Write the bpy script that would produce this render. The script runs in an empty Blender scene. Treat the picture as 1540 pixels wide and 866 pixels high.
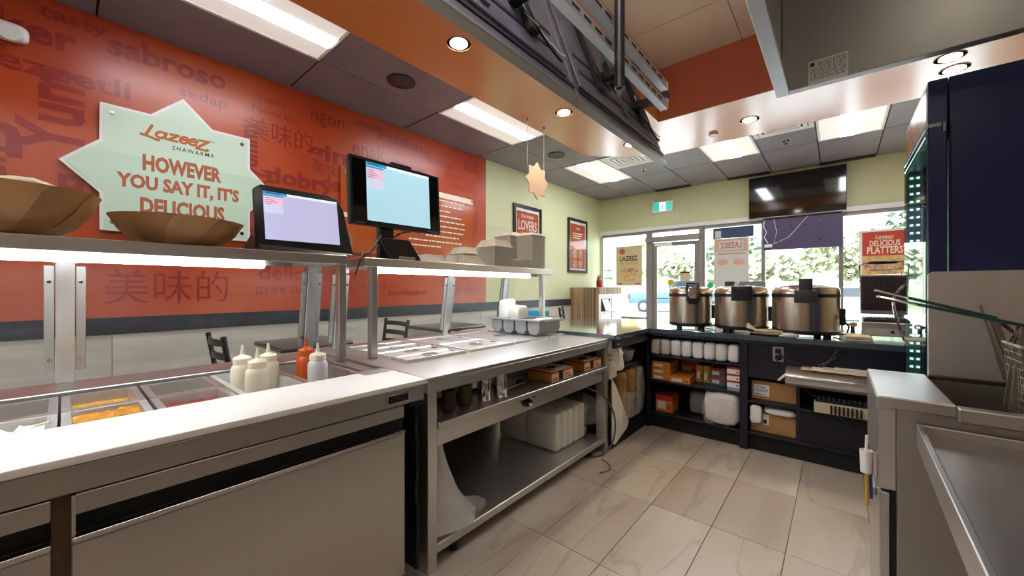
import bpy, bmesh, math, random
from mathutils import Matrix, Vector, noise
random.seed(7)
S = bpy.context.scene
COL = S.collection
PI = math.pi
R = math.radians

# ------------------------------------------------------------------ camera, sky, sun, exposure
cam = bpy.data.cameras.new('camera')
cam.sensor_width = 36.0
cam.lens = 36.0 * 575.0 / 1540.0
cam.clip_start = 0.02
cam.clip_end = 300
camo = bpy.data.objects.new('camera', cam)
COL.objects.link(camo)
camo.location = (0, 0, 1.28)
camo.rotation_euler = (R(90), 0, R(40.44))
S.camera = camo

W = bpy.data.worlds.new('sky'); S.world = W
W.use_nodes = True
wn = W.node_tree.nodes; wl = W.node_tree.links
bg = wn['Background']
tc = wn.new('ShaderNodeTexCoord'); sep = wn.new('ShaderNodeSeparateXYZ'); rp = wn.new('ShaderNodeValToRGB')
wl.new(tc.outputs['Generated'], sep.inputs[0]); wl.new(sep.outputs['Z'], rp.inputs[0]); wl.new(rp.outputs[0], bg.inputs[0])
rp.color_ramp.elements[0].position = 0.0; rp.color_ramp.elements[0].color = (0.95, 0.98, 1.0, 1)
rp.color_ramp.elements[1].position = 0.6; rp.color_ramp.elements[1].color = (0.66, 0.83, 1.0, 1)
bg.inputs[1].default_value = 3.9

sun = bpy.data.lights.new('sun', 'SUN'); sun.energy = 11.0; sun.angle = R(1.5); sun.color = (1, 0.95, 0.86)
suno = bpy.data.objects.new('sun', sun); COL.objects.link(suno)
suno.rotation_euler = (R(48), 0, R(-22))     # high behind the building, shining away from the shop front

S.view_settings.view_transform = 'Standard'
S.view_settings.look = 'None'
S.view_settings.exposure = 1.05
S.view_settings.gamma = 1.0
S.view_settings.use_curve_mapping = False

# lamp strengths
TROFFER = 9.0
DOWN = 30.0
LED = 13.0
FILL_STRIP = 14.0
HOOD_FILL = 6.0

# ------------------------------------------------------------------ helpers
def lin(h):
    c = [int(h[i:i + 2], 16) / 255.0 for i in (0, 2, 4)]
    return tuple((x / 12.92 if x <= 0.04045 else ((x + 0.055) / 1.055) ** 2.4) for x in c) + (1.0,)

MATS = {}
def mat(name, col='808080', rough=0.5, metal=0.0, var=0.0, scale=6.0, stretch=(1, 1, 1), bump=0.0, bscale=None,
        coat=0.0, spec=0.5, col2=None, detail=4.0, trans=0.0, crough=0.08, cior=1.5, rvar=0.0):
    m = bpy.data.materials.new(name); m.use_nodes = True
    n = m.node_tree.nodes; l = m.node_tree.links
    p = n['Principled BSDF']
    c = lin(col)
    p.inputs['Base Color'].default_value = c
    p.inputs['Roughness'].default_value = rough
    p.inputs['Metallic'].default_value = metal
    p.inputs['Specular IOR Level'].default_value = spec
    p.inputs['Coat Weight'].default_value = coat
    p.inputs['Coat Roughness'].default_value = crough
    p.inputs['Coat IOR'].default_value = cior
    p.inputs['Transmission Weight'].default_value = trans
    if var or bump or col2 or rvar:
        t = n.new('ShaderNodeTexCoord'); mp = n.new('ShaderNodeMapping')
        mp.inputs['Scale'].default_value = stretch
        l.new(t.outputs['Object'], mp.inputs[0])
        ns = n.new('ShaderNodeTexNoise'); ns.inputs['Scale'].default_value = scale; ns.inputs['Detail'].default_value = detail
        l.new(mp.outputs[0], ns.inputs['Vector'])
        if var or col2:
            cr = n.new('ShaderNodeValToRGB')
            cr.color_ramp.elements[0].position = 0.3; cr.color_ramp.elements[1].position = 0.7
            if col2:
                a, b = c, lin(col2)
            else:
                a = tuple(max(0, x * (1 - var)) for x in c[:3]) + (1,)
                b = tuple(min(1, x * (1 + var)) for x in c[:3]) + (1,)
            cr.color_ramp.elements[0].color = a; cr.color_ramp.elements[1].color = b
            l.new(ns.outputs[0], cr.inputs[0]); l.new(cr.outputs[0], p.inputs['Base Color'])
        if rvar:
            mr = n.new('ShaderNodeMapRange')
            mr.inputs[1].default_value = 0.3; mr.inputs[2].default_value = 0.7
            mr.inputs[3].default_value = max(0.02, rough - rvar); mr.inputs[4].default_value = min(1, rough + rvar)
            l.new(ns.outputs[0], mr.inputs[0]); l.new(mr.outputs[0], p.inputs['Roughness'])
        if bump:
            if bscale:
                nb = n.new('ShaderNodeTexNoise'); nb.inputs['Scale'].default_value = bscale; nb.inputs['Detail'].default_value = 5
                l.new(mp.outputs[0], nb.inputs['Vector'])
            else:
                nb = ns
            bp = n.new('ShaderNodeBump'); bp.inputs['Strength'].default_value = bump; bp.inputs['Distance'].default_value = 0.01
            l.new(nb.outputs[0], bp.inputs['Height']); l.new(bp.outputs[0], p.inputs['Normal'])
    MATS[name] = m
    return m

def emit(name, col, strength):
    m = bpy.data.materials.new(name); m.use_nodes = True
    n = m.node_tree.nodes; p = n['Principled BSDF']
    p.inputs['Base Color'].default_value = lin(col)
    p.inputs['Roughness'].default_value = 0.3
    p.inputs['Emission Color'].default_value = lin(col)
    p.inputs['Emission Strength'].default_value = strength
    MATS[name] = m
    return m

def glassy(name, tint='f4fbf8', ior=1.45, rough=0.0):
    m = bpy.data.materials.new(name); m.use_nodes = True
    n = m.node_tree.nodes; l = m.node_tree.links; n.clear()
    o = n.new('ShaderNodeOutputMaterial'); mx = n.new('ShaderNodeMixShader')
    tr = n.new('ShaderNodeBsdfTransparent'); gl = n.new('ShaderNodeBsdfGlossy'); fr = n.new('ShaderNodeFresnel')
    tr.inputs[0].default_value = lin(tint); gl.inputs['Roughness'].default_value = rough
    fr.inputs[0].default_value = ior
    ge = n.new('ShaderNodeNewGeometry'); sb = n.new('ShaderNodeMath'); sb.operation = 'SUBTRACT'; sb.inputs[0].default_value = 1.0
    mu = n.new('ShaderNodeMath'); mu.operation = 'MULTIPLY'
    l.new(ge.outputs['Backfacing'], sb.inputs[1]); l.new(fr.outputs[0], mu.inputs[0]); l.new(sb.outputs[0], mu.inputs[1])
    l.new(mu.outputs[0], mx.inputs[0]); l.new(tr.outputs[0], mx.inputs[1]); l.new(gl.outputs[0], mx.inputs[2]); l.new(mx.outputs[0], o.inputs[0])
    MATS[name] = m
    return m

def film(name, tint='e8e8e6', opacity=0.4, rough=0.2, bump=0.10, bscale=9):
    m = bpy.data.materials.new(name); m.use_nodes = True
    n = m.node_tree.nodes; l = m.node_tree.links
    p = n['Principled BSDF']; o = n['Material Output']
    p.inputs['Base Color'].default_value = lin(tint); p.inputs['Roughness'].default_value = rough
    mx = n.new('ShaderNodeMixShader'); tr = n.new('ShaderNodeBsdfTransparent')
    t = n.new('ShaderNodeTexCoord'); ns = n.new('ShaderNodeTexNoise'); ns.inputs['Scale'].default_value = bscale; ns.inputs['Detail'].default_value = 5
    l.new(t.outputs['Object'], ns.inputs['Vector'])
    bp = n.new('ShaderNodeBump'); bp.inputs['Strength'].default_value = bump; bp.inputs['Distance'].default_value = 0.02
    l.new(ns.outputs[0], bp.inputs['Height']); l.new(bp.outputs[0], p.inputs['Normal'])
    mr = n.new('ShaderNodeMapRange'); mr.inputs[1].default_value = .35; mr.inputs[2].default_value = .65
    mr.inputs[3].default_value = max(0, opacity - .04); mr.inputs[4].default_value = min(1, opacity + .04)
    l.new(ns.outputs[0], mr.inputs[0]); l.new(mr.outputs[0], mx.inputs[0])
    l.new(tr.outputs[0], mx.inputs[1]); l.new(p.outputs[0], mx.inputs[2]); l.new(mx.outputs[0], o.inputs[0])
    MATS[name] = m
    return m

def wloc(o):
    v = Vector((0, 0, 0))
    while o is not None:
        v += o.location; o = o.parent
    return v

class MB:
    def __init__(s): s.bm = bmesh.new()
    def add(s, vs, fs, M=None):
        if M is not None: vs = [M @ Vector(v) for v in vs]
        b = [s.bm.verts.new(v) for v in vs]
        for f in fs:
            try: s.bm.faces.new([b[i] for i in f])
            except ValueError: pass
        return s
    def box(s, x0, x1, y0, y1, z0, z1, M=None):
        v = [(x0, y0, z0), (x1, y0, z0), (x1, y1, z0), (x0, y1, z0), (x0, y0, z1), (x1, y0, z1), (x1, y1, z1), (x0, y1, z1)]
        return s.add(v, [(3, 2, 1, 0), (4, 5, 6, 7), (0, 1, 5, 4), (1, 2, 6, 5), (2, 3, 7, 6), (3, 0, 4, 7)], M)
    def prism(s, poly, d0, d1, plane='xy', M=None):
        f = {'xy': lambda p, d: (p[0], p[1], d), 'xz': lambda p, d: (p[0], d, p[1]), 'yz': lambda p, d: (d, p[0], p[1])}[plane]
        n = len(poly)
        v = [f(p, d0) for p in poly] + [f(p, d1) for p in poly]
        fs = [tuple(range(n - 1, -1, -1)), tuple(range(n, 2 * n))] + [(i, (i + 1) % n, n + (i + 1) % n, n + i) for i in range(n)]
        return s.add(v, fs, M)
    def lathe(s, prof, c=(0, 0, 0), seg=24, M=None, sx=1, sy=1, cap=True):
        v = []; fs = []
        for r, z in prof:
            for k in range(seg):
                a = 2 * PI * k / seg
                v.append((c[0] + r * sx * math.cos(a), c[1] + r * sy * math.sin(a), c[2] + z))
        for i in range(len(prof) - 1):
            for k in range(seg):
                k2 = (k + 1) % seg
                fs.append((i * seg + k, i * seg + k2, (i + 1) * seg + k2, (i + 1) * seg + k))
        if cap:
            if prof[0][0] > 1e-5: fs.append(tuple(range(seg - 1, -1, -1)))
            if prof[-1][0] > 1e-5: fs.append(tuple(range((len(prof) - 1) * seg, len(prof) * seg)))
        return s.add(v, fs, M)
    def cyl(s, p0, p1, r, seg=14, r2=None):
        p0 = Vector(p0); p1 = Vector(p1); d = p1 - p0
        q = d.to_track_quat('Z', 'Y').to_matrix().to_4x4()
        return s.lathe([(r, 0), (r if r2 is None else r2, d.length)], seg=seg, M=Matrix.Translation(p0) @ q)
    def tube(s, pts, r, seg=6, closed=False):
        pts = [Vector(p) for p in pts]; n = len(pts); v = []; fs = []
        up = Vector((0, 0, 1))
        for i, p in enumerate(pts):
            a = pts[(i - 1) % n] if (closed or i > 0) else p
            b = pts[(i + 1) % n] if (closed or i < n - 1) else p
            d = (b - a).normalized()
            x = d.cross(up)
            if x.length < 0.05: x = d.cross(Vector((1, 0, 0)))
            x.normalize(); y = x.cross(d).normalized()
            for k in range(seg):
                t = 2 * PI * k / seg
                v.append(p + x * r * math.cos(t) + y * r * math.sin(t))
        m = n if closed else n - 1
        for i in range(m):
            j = (i + 1) % n
            for k in range(seg):
                k2 = (k + 1) % seg
                fs.append((i * seg + k, i * seg + k2, j * seg + k2, j * seg + k))
        if not closed:
            fs.append(tuple(range(seg - 1, -1, -1))); fs.append(tuple(range((n - 1) * seg, n * seg)))
        return s.add(v, fs)
    def blob(s, c, size, e=0.5, amp=0.0, fr=6.0, seed=0, nu=28, nv=18, M=None, flat=False):
        # rounded box with crumpled surface
        v = []; fs = []
        sg = lambda x, p: math.copysign(abs(x) ** p, x)
        for i in range(nv + 1):
            ph = -PI / 2 + PI * i / nv
            for k in range(nu):
                th = 2 * PI * k / nu
                x = sg(math.cos(ph), e) * sg(math.cos(th), e); y = sg(math.cos(ph), e) * sg(math.sin(th), e); z = sg(math.sin(ph), e)
                p = Vector((x * size[0] / 2, y * size[1] / 2, z * size[2] / 2))
                if amp:
                    q = p * fr + Vector((seed * 3.1, seed * 1.7, seed))
                    d = noise.noise(q) + .6 * abs(noise.noise(q * 2.3))
                    p += p.normalized() * amp * d
                if flat and p.z < -size[2] / 2 * .96: p.z = -size[2] / 2 * .96
                v.append(Vector(c) + p)
        for i in range(nv):
            for k in range(nu):
                k2 = (k + 1) % nu
                fs.append((i * nu + k, i * nu + k2, (i + 1) * nu + k2, (i + 1) * nu + k))
        s.add(v, fs, M)
        return s
    def text(s, body, M, w, h=None, bold=0.0, shear=0.0, depth=0.0, space=1.0):
        c = bpy.data.curves.new('t', 'FONT'); c.body = body; c.offset = bold; c.shear = shear; c.resolution_u = 2
        c.extrude = depth; c.space_character = space
        o = bpy.data.objects.new('t', c); COL.objects.link(o)
        bpy.context.view_layer.update()
        dg = bpy.context.evaluated_depsgraph_get()
        me = bpy.data.meshes.new_from_object(o.evaluated_get(dg))
        if len(me.vertices):
            xs = [v.co.x for v in me.vertices]; ys = [v.co.y for v in me.vertices]
            bw = max(xs) - min(xs); bh = max(ys) - min(ys)
            kx = w / bw; ky = kx if h is None else h / bh
            cx = (max(xs) + min(xs)) / 2; cy = (max(ys) + min(ys)) / 2
            s.add([((v.co.x - cx) * kx, (v.co.y - cy) * ky, v.co.z * 1.0) for v in me.vertices], [tuple(p.vertices) for p in me.polygons], M)
        bpy.data.objects.remove(o); bpy.data.curves.remove(c); bpy.data.meshes.remove(me)
        return s
    def build(s, name, m, parent=None, smooth=False, bevel=0.0, seg=1, weld=False):
        bm = s.bm
        if weld: bmesh.ops.remove_doubles(bm, verts=bm.verts, dist=1e-5)
        bmesh.ops.recalc_face_normals(bm, faces=bm.faces)
        if bevel:
            es = [e for e in bm.edges if len(e.link_faces) == 2 and e.calc_face_angle(0) > R(40)]
            bmesh.ops.bevel(bm, geom=es, offset=bevel, segments=seg, profile=0.5, affect='EDGES', clamp_overlap=True)
        if parent is not None:
            d = -wloc(parent)
            for v in bm.verts: v.co += d
        me = bpy.data.meshes.new(name); bm.to_mesh(me); bm.free()
        me.materials.append(MATS[m] if isinstance(m, str) else m)
        if smooth or bevel:
            for p in me.polygons: p.use_smooth = True
            me.set_sharp_from_angle(angle=R(35))
        o = bpy.data.objects.new(name, me); COL.objects.link(o)
        if parent is not None: o.parent = parent
        return o

def sm(pts, n=6):          # smooth curve through the points
    P = [Vector(p) for p in pts]; P = [P[0]] + P + [P[-1]]; out = []
    for i in range(1, len(P) - 2):
        for k in range(n):
            t = k / n; p0, p1, p2, p3 = P[i - 1:i + 3]
            out.append(.5 * ((2 * p1) + (p2 - p0) * t + (2 * p0 - 5 * p1 + 4 * p2 - p3) * t * t + (3 * p1 - p0 - 3 * p2 + p3) * t ** 3))
    return out + [P[-1]]

def thing(name, label, cat, loc=(0, 0, 0), group=None):
    o = bpy.data.objects.new(name, None); COL.objects.link(o); o.location = loc
    o.empty_display_size = .05
    return tag(o, label, cat, group)
def tag(o, label, cat, group=None):
    o['label'] = label; o['category'] = cat
    if group: o['group'] = group
    return o
def struct(o):
    o['kind'] = 'structure'; return o
def stuff(o):
    o['kind'] = 'stuff'; return o
def dup(root, loc, label=None, rotz=None, group=None, scale=None):
    r = root.copy(); COL.objects.link(r); r.location = loc
    if rotz is not None: r.rotation_euler = (0, 0, rotz)
    if scale is not None: r.scale = scale
    if label: r['label'] = label
    if group: r['group'] = group
    for ch in list(root.children):
        c = ch.copy(); COL.objects.link(c); c.parent = r
        for g in list(ch.children):
            d = g.copy(); COL.objects.link(d); d.parent = c
    return r
def ML(x, y, z):      # lettering on a face that looks towards +X (left wall)
    return Matrix(((0, 0, 1, x), (1, 0, 0, y), (0, 1, 0, z), (0, 0, 0, 1)))
def MF(x, y, z):      # lettering on a face that looks towards -Y (far wall)
    return Matrix(((1, 0, 0, x), (0, 0, -1, y), (0, 1, 0, z), (0, 0, 0, 1)))
def MBK(x, y, z):     # print seen from its back, reading mirrored from indoors
    return Matrix(((-1, 0, 0, x), (0, 0, 1, y), (0, 1, 0, z), (0, 0, 0, 1)))

# ------------------------------------------------------------------ materials
mat('cooker_steel', 'cdc3b2', 0.24, 1.0)
mat('steel', 'cbc9c6', 0.3, 0.9, var=0.02, scale=4, detail=2)
mat('lid_steel', 'dededc', 0.34, 0.68)
mat('steel_h', 'd2d1cf', 0.32, 0.86, var=0.015, scale=3, detail=2)
mat('steel_warm', 'b8b4ae', 0.33, 0.9, var=0.02, scale=3, detail=2)
mat('steel_worn', 'd4d3d1', 0.3, 0.9, var=0.04, scale=9, rvar=0.02, detail=6)
mat('steel_dull', 'aeaba6', 0.42, 0.82, var=0.04, scale=4, detail=3)
mat('chrome', 'd8d8d8', 0.08, 1.0)
mat('strut_steel', 'c3c4c8', 0.4, 0.8)
mat('board_white', 'f4f4ef', 0.45, var=0.02, scale=12)
mat('black_plastic', '1c1c1e', 0.35)
mat('black_gloss', '0c0c0f', 0.08, spec=0.6)
mat('black_matte', '121214', 0.7)
mat('tv_back', '5e5d68', 0.42, var=0.15, scale=8)
mat('tv_groove', '1d1d23', 0.5)
mat('grey_plastic', '9a9b9c', 0.4)
mat('dark_grey', '3a3b3f', 0.45)
mat('navy', '182760', 0.3, var=0.08, scale=3, spec=0.6)
mat('navy_panel', '17192a', 0.36, var=0.12, scale=4)
mat('counter_top', '4a5763', 0.08, var=0.1, scale=30, spec=0.8, coat=0.6)
mat('mural_red', 'c4551c', 0.34, col2='a83317', scale=0.8, detail=3, coat=0.25, crough=0.25)
mat('mural_ink', '92261a', 0.34, coat=.25, crough=.25)
mat('mural_panel', 'bf5a1c', 0.2, col2='a9431a', scale=1.2, coat=0.3)
mat('cream_ink', 'efe3cf', 0.5)
mat('green_paint', 'd4d6a9', 0.55, var=0.03, scale=2)
mat('rail_dark', '34363f', 0.35)
mat('tile_wall', 'bdb7ab', 0.35, col2='d2ccc0', scale=2.2, stretch=(1, 1.0, 6), detail=6)
mat('grout', '6f665c', 0.9)
mat('orange_paint', 'd0803f', 0.4, spec=0.6, var=0.03, scale=2, coat=1.0, crough=0.2, cior=2.1)
mat('orange_paint_shaded', 'c56a48', 0.4, var=0.03, scale=2)
mat('beige_paint', 'e0cdb6', 0.6, var=0.03, scale=3)
mat('ceil_tile', '857d83', 0.4, var=0.12, scale=2.5, bump=0.15, bscale=160)
mat('ceil_black', '1f1e22', 0.6)
mat('white_metal', 'eceae6', 0.35)
mat('white_paint', 'e6e2da', 0.5)
mat('alu', '918d88', 0.4, 0.5)
mat('mint', 'cfe3cc', 0.35)
mat('rust_ink', 'b8651f', 0.5)
mat('rust_ink2', 'b9623c', 0.5)
mat('dark_ink', '2c3a34', 0.5)
mat('bamboo', '94663a', 0.42, col2='b98d58', scale=5, stretch=(1, 1, 1), detail=5)
mat('bamboo_dark', '84582f', 0.42, col2='a87a45', scale=7, detail=5)
mat('paper', 'efece4', 0.7, bump=0.15, bscale=40)
mat('paper_cream', 'e6d9bd', 0.7)
mat('paper_pink', 'd8b79f', 0.7)
mat('foam', 'dad4c8', 0.55, var=0.03, scale=20)
mat('foam_white', 'efeee9', 0.5)
mat('cardboard', 'b48a55', 0.75, var=0.07, scale=8)
mat('kraft', 'b98b4e', 0.6, var=0.06, scale=10)
mat('orange_box', 'd9822f', 0.45)
mat('yellow_box', 'dba53a', 0.45)
mat('red_box', 'c03a22', 0.45)
mat('teal_box', '3f7a70', 0.45)
mat('label_white', 'eeeee8', 0.5)
mat('bottle_white', 'efe9d2', 0.35, spec=0.5)
mat('bottle_clear', 'dfe2e6', 0.25)
mat('bottle_orange', 'c9551a', 0.3)
mat('onion', 'eeeae2', 0.4)
mat('pepper', 'b8741a', 0.25, col2='d9a02c', scale=22)
mat('tomato', '8e3024', 0.3, col2='a64436', scale=30)
mat('pickle', '7d7440', 0.35, col2='5d5a35', scale=25)
mat('spice_dark', '4a2f25', 0.6, var=0.3, scale=80)
mat('spice_green', '6d6546', 0.7, var=0.3, scale=90)
mat('wood_dark', '2b2422', 0.35, var=0.2, scale=8, stretch=(1, 8, 1))
mat('table_top', '4a4340', 0.25, var=0.1, scale=6)
mat('chair_black', '1d1e22', 0.35)
mat('red_ext', 'b3202a', 0.3)
mat('sky_blue_box', '37b6d8', 0.5)
mat('sign_green', '1fae9c', 0.4)
mat('sticker_yellow', 'd8b325', 0.5)
mat('sticker_green', '2faf6c', 0.5)
mat('handle_green', '1f5a4c', 0.35)
mat('basket_wire', 'a89f8e', 0.35, 0.9)
mat('splash_steel', 'e2e2e0', 0.3, 0.6, var=0.05, scale=5, stretch=(3, 1, .6), detail=4)
mat('brass', 'a58a5c', 0.35, 1.0, var=0.2, scale=20)
mat('asphalt', 'a5a4a2', 0.9, var=0.06, scale=3)
mat('concrete', 'c9c4b8', 0.9, var=0.05, scale=2)
mat('grass', '8f9474', 0.9, var=0.2, scale=2)
mat('leaf', '868b70', 0.9, col2='a3a287', scale=1.5)
mat('leaf_yellow', 'a0956c', 0.9, col2='b3a883', scale=1.5)
mat('leaf_dark', '6f7f6d', 0.9, col2='8a977f', scale=1.5)
mat('bark', '6b5a48', 0.9)
mat('car_blue', '2c4a74', 0.35, coat=0.3)
mat('car_grey', '868c96', 0.35, coat=0.3)
mat('car_glass', '1d2730', 0.05)
mat('tyre', '1a1a1a', 0.8)
mat('hub', 'b0b0b0', 0.3, 1.0)
mat('plaster', 'b9a58c', 0.7, var=0.03, scale=2)
mat('pen_yellow', 'd0a13a', 0.5)
mat('pen_blue', '2d3f8c', 0.4)
mat('food_print', 'c58a4a', 0.5, col2='e6cf95', scale=14)
mat('food_print2', '8f5a3c', 0.5, col2='e0c49a', scale=22)
mat('poster_red', 'c4472c', 0.4, var=0.04, scale=6)
mat('poster_beige', 'cfc19a', 0.5)
mat('poster_pink', 'd0a58c', 0.5)
mat('poster_grey', 'c9c8c2', 0.5)
mat('banner_blue', '2c4468', 0.4)
mat('sign_back', '4c4668', 0.3, var=0.06, scale=3)
mat('grease', '5b4a38', 0.35, 0.6, var=0.4, scale=12)
mat('oil_dark', '241a12', 0.15)
mat('grill_plate', '54464a', 0.4)
mat('cord_grey', '62615f', 0.5)
mat('rubber', '232326', 0.6)
mat('bread', 'd9c39a', 0.7, var=0.1, scale=20)
glassy('glass', 'fbfdfc', 1.42)
glassy('glass_green', 'd8efe6', 1.5)
glassy('clear_plastic', 'e6e6e0', 1.45, 0.12)
film('film', 'f2f2f0', 0.2, 0.15)
film('film_thick', 'e9e8e4', 0.65, 0.22, bscale=14)
film('cup_plastic', 'dcdcd6', 0.55, 0.25, bump=0.1)
emit('fill_strip_glow', 'f0f5ff', FILL_STRIP)
emit('hood_fill_glow', 'fff4e2', HOOD_FILL)
emit('light_tube', 'f3f7ff', TROFFER * 1.7)
emit('light_side', 'fbf7f0', 0.2)
emit('led', 'f4faff', LED)
emit('downlight', 'fff0d2', DOWN)
emit('fridge_led', 'e8ffff', 2.0)
mat('teal_frame', '6f9490', 0.3)
emit('screen_lilac', 'b3b3d6', 0.40)
emit('screen_blue', 'a5cfe0', 0.40)
emit('screen_bar', '2b8fc0', 0.40)
emit('screen_bar2', 'd8e8f4', 0.4)
emit('screen_pink', 'd8b4cc', 0.4)
emit('screen_card', 'c4c8e4', 0.4)
emit('exit_glow', '12b6a2', 0.4)
emit('exit_white', 'e8fff8', 0.5)

# floor tile: cream stone with brown veins, each tile shifted by its own random number
def floor_tile_mat():
    m = bpy.data.materials.new('tile_floor'); m.use_nodes = True
    n = m.node_tree.nodes; l = m.node_tree.links; p = n['Principled BSDF']
    t = n.new('ShaderNodeTexCoord'); oi = n.new('ShaderNodeObjectInfo')
    ad = n.new('ShaderNodeVectorMath'); ad.operation = 'ADD'
    cb = n.new('ShaderNodeCombineXYZ')
    ml = n.new('ShaderNodeMath'); ml.operation = 'MULTIPLY'; ml.inputs[1].default_value = 40
    l.new(oi.outputs['Random'], ml.inputs[0]); l.new(ml.outputs[0], cb.inputs[0]); l.new(ml.outputs[0], cb.inputs[1])
    l.new(t.outputs['Object'], ad.inputs[0]); l.new(cb.outputs[0], ad.inputs[1])
    mp = n.new('ShaderNodeMapping'); mp.inputs['Scale'].default_value = (1, .22, 1)
    l.new(ad.outputs[0], mp.inputs[0])
    n1 = n.new('ShaderNodeTexNoise'); n1.inputs['Scale'].default_value = 2.0; n1.inputs['Detail'].default_value = 5; n1.inputs['Distortion'].default_value = 0.6
    l.new(mp.outputs[0], n1.inputs['Vector'])
    cr = n.new('ShaderNodeValToRGB'); e = cr.color_ramp.elements
    e[0].position = .3; e[0].color = lin('afa292'); e[1].position = .7; e[1].color = lin('cfc6b8')
    l.new(n1.outputs[0], cr.inputs[0])
    wv = n.new('ShaderNodeTexNoise'); wv.inputs['Scale'].default_value = 2.2; wv.inputs['Detail'].default_value = 5; wv.inputs['Distortion'].default_value = .5
    l.new(mp.outputs[0], wv.inputs['Vector'])
    c2 = n.new('ShaderNodeValToRGB'); c2.color_ramp.elements[0].position = .485; c2.color_ramp.elements[0].color = (0, 0, 0, 1)
    c2.color_ramp.elements[1].position = .515; c2.color_ramp.elements[1].color = (0, 0, 0, 1)
    k = c2.color_ramp.elements.new(.5); k.color = (1, 1, 1, 1)
    l.new(wv.outputs[0], c2.inputs[0])
    mx = n.new('ShaderNodeMix'); mx.data_type = 'RGBA'
    mm = n.new('ShaderNodeMath'); mm.operation = 'MULTIPLY'; mm.inputs[1].default_value = .3
    l.new(c2.outputs[0], mm.inputs[0]); l.new(mm.outputs[0], mx.inputs[0])
    l.new(cr.outputs[0], mx.inputs[6]); mx.inputs[7].default_value = lin('75624c')
    l.new(mx.outputs[2], p.inputs['Base Color'])
    p.inputs['Roughness'].default_value = .32
    MATS['tile_floor'] = m
floor_tile_mat()

def stripes_mat():
    m = bpy.data.materials.new('striped_wood'); m.use_nodes = True
    n = m.node_tree.nodes; l = m.node_tree.links; p = n['Principled BSDF']
    t = n.new('ShaderNodeTexCoord'); mp = n.new('ShaderNodeMapping'); mp.inputs['Scale'].default_value = (22, 22, .15)
    ns = n.new('ShaderNodeTexNoise'); ns.inputs['Scale'].default_value = 2.2; ns.inputs['Detail'].default_value = 3
    l.new(t.outputs['Object'], mp.inputs[0]); l.new(mp.outputs[0], ns.inputs['Vector'])
    cr = n.new('ShaderNodeValToRGB'); e = cr.color_ramp.elements
    e[0].position = .35; e[0].color = lin('54412f'); e[1].position = .65; e[1].color = lin('c2a37c')
    l.new(ns.outputs[0], cr.inputs[0]); l.new(cr.outputs[0], p.inputs['Base Color']); p.inputs['Roughness'].default_value = .4
    MATS['striped_wood'] = m
stripes_mat()

WL = -3.97; WF = 7.63; WR = 1.45; WB = -2.6; CZ = 3.186; SZ = 2.98; RZ = 3.515
# ================================================================== THE SETTING
fl = struct(MB().box(WL - .1, WR + .1, WB - .1, WF + .1, -.12, -.006).build('floor', 'grout'))
FX0, FY0, FPX, FPY = -.193, 2.906, .3245, .647
tb = MB().box(.0015, FPX - .0015, .0015, FPY - .0015, -.006, .0).build('tile', 'tile_floor', None, bevel=.001)
tb.name = 'floor_tile'
first = True
for i in range(-12, 6):
    for j in range(-9, 8):
        x = FX0 + i * FPX; y = FY0 + j * FPY
        if x < WL or x + FPX > WR + .3 or y < -1.7 or y > WF - .1: continue
        if x < -2.3 and y < 2.2: continue
        t = tb if first else tb.copy()
        if not first: COL.objects.link(t)
        first = False
        t.parent = fl; t.location = (x, y, 0)

wl_ = struct(MB().box(WL - .12, WL, WB - .1, WF + .1, -.1, 3.6).build('wall_left', 'green_paint'))
mural = MB().box(WL, WL + .012, WB, 4.05, 1.07, CZ).build('mural_panel', 'mural_red', wl_)
# printed words, flat ink on the mural
ink = MB(); wk = 0
def word(s, y, z, h, rot=0, bold=0.0):
    global wk; wk += 1
    M = ML(WL + .0132 + .00006 * wk, y, z) @ Matrix.Rotation(rot, 4, 'Z')
    n = max(1, len(s))
    ink.text(s, M, h * .62 * n * (1.5 if ord(s[0]) > 0x3000 else 1.0), h, bold)
word('美味的', .55, 1.29, .26); word('美味的', 1.32, 2.71, .2); word('дуже смачна', 1.42, 1.25, .09, 0, .01)
word('delicioso', 1.5, 1.42, .13, 0, .02); word('lezzetli', .0, 2.72, .13, 0, .02); word('Yum', -.05, 2.45, .3, PI/2, .03)
word('Noorigo', 1.28, 2.88, .09); word('Lazeez', 1.25, 3.0, .06); word('ngon', 1.75, 2.97, .14, 0, .01)
word('gin', 1.75, 2.62, .22, 0, .03); word('sabroso', .55, 3.03, .16, 0, .03); word('enak', 2.2, 2.8, .16, 0, .01)
word('köstlich', 2.6, 3.02, .12, 0, .02); word('вкусно', 2.75, 2.72, .12); word('bueno', 3.2, 2.93, .14, 0, .03)
word('smaklig', 3.6, 2.65, .12); word('süß', 3.75, 3.0, .16, 0, .02); word('Buyrun', 3.45, 2.8, .08)
word('makan', 3.82, 2.2, .12, PI/2, .02); word('lecker', -.25, 2.95, .17, 0, .03); word('gusto', -.6, 2.6, .2, 0, .03)
word('bon', -.45, 2.25, .3, 0, .04); word('delish', -.3, 1.9, .14, PI/2, .02); word('nom', -.5, 1.5, .2, 0, .02)
word('Br', .1, 1.95, .2, 0, .03); word('masarap', 1.3, 1.75, .12); word('dobry', 1.5, 2.3, .2, 0, .04); word('de', 1.78, 2.35, .16, 0, .03)
word('美味', 1.72, 2.48, .13); word('chutný', 2.25, 1.3, .09); word('Nootrigo', 2.62, 1.45, .08); word('vynikající', 2.7, 1.22, .09)
word('gustoso', 3.2, 1.6, .15, 0, .02); word('hao chi', 3.55, 1.25, .12); word('вкусно', 3.2, 2.45, .09); word('oishii', 1.2, 2.15, .11, PI/2, .02)
word('yummy', 1.1, 2.52, .16, PI/2, .03); word('лакомство', 2.2, 3.07, .07); word('tasty', .05, 3.08, .1, 0, .01); word('sedap', .75, 2.83, .1)
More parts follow.
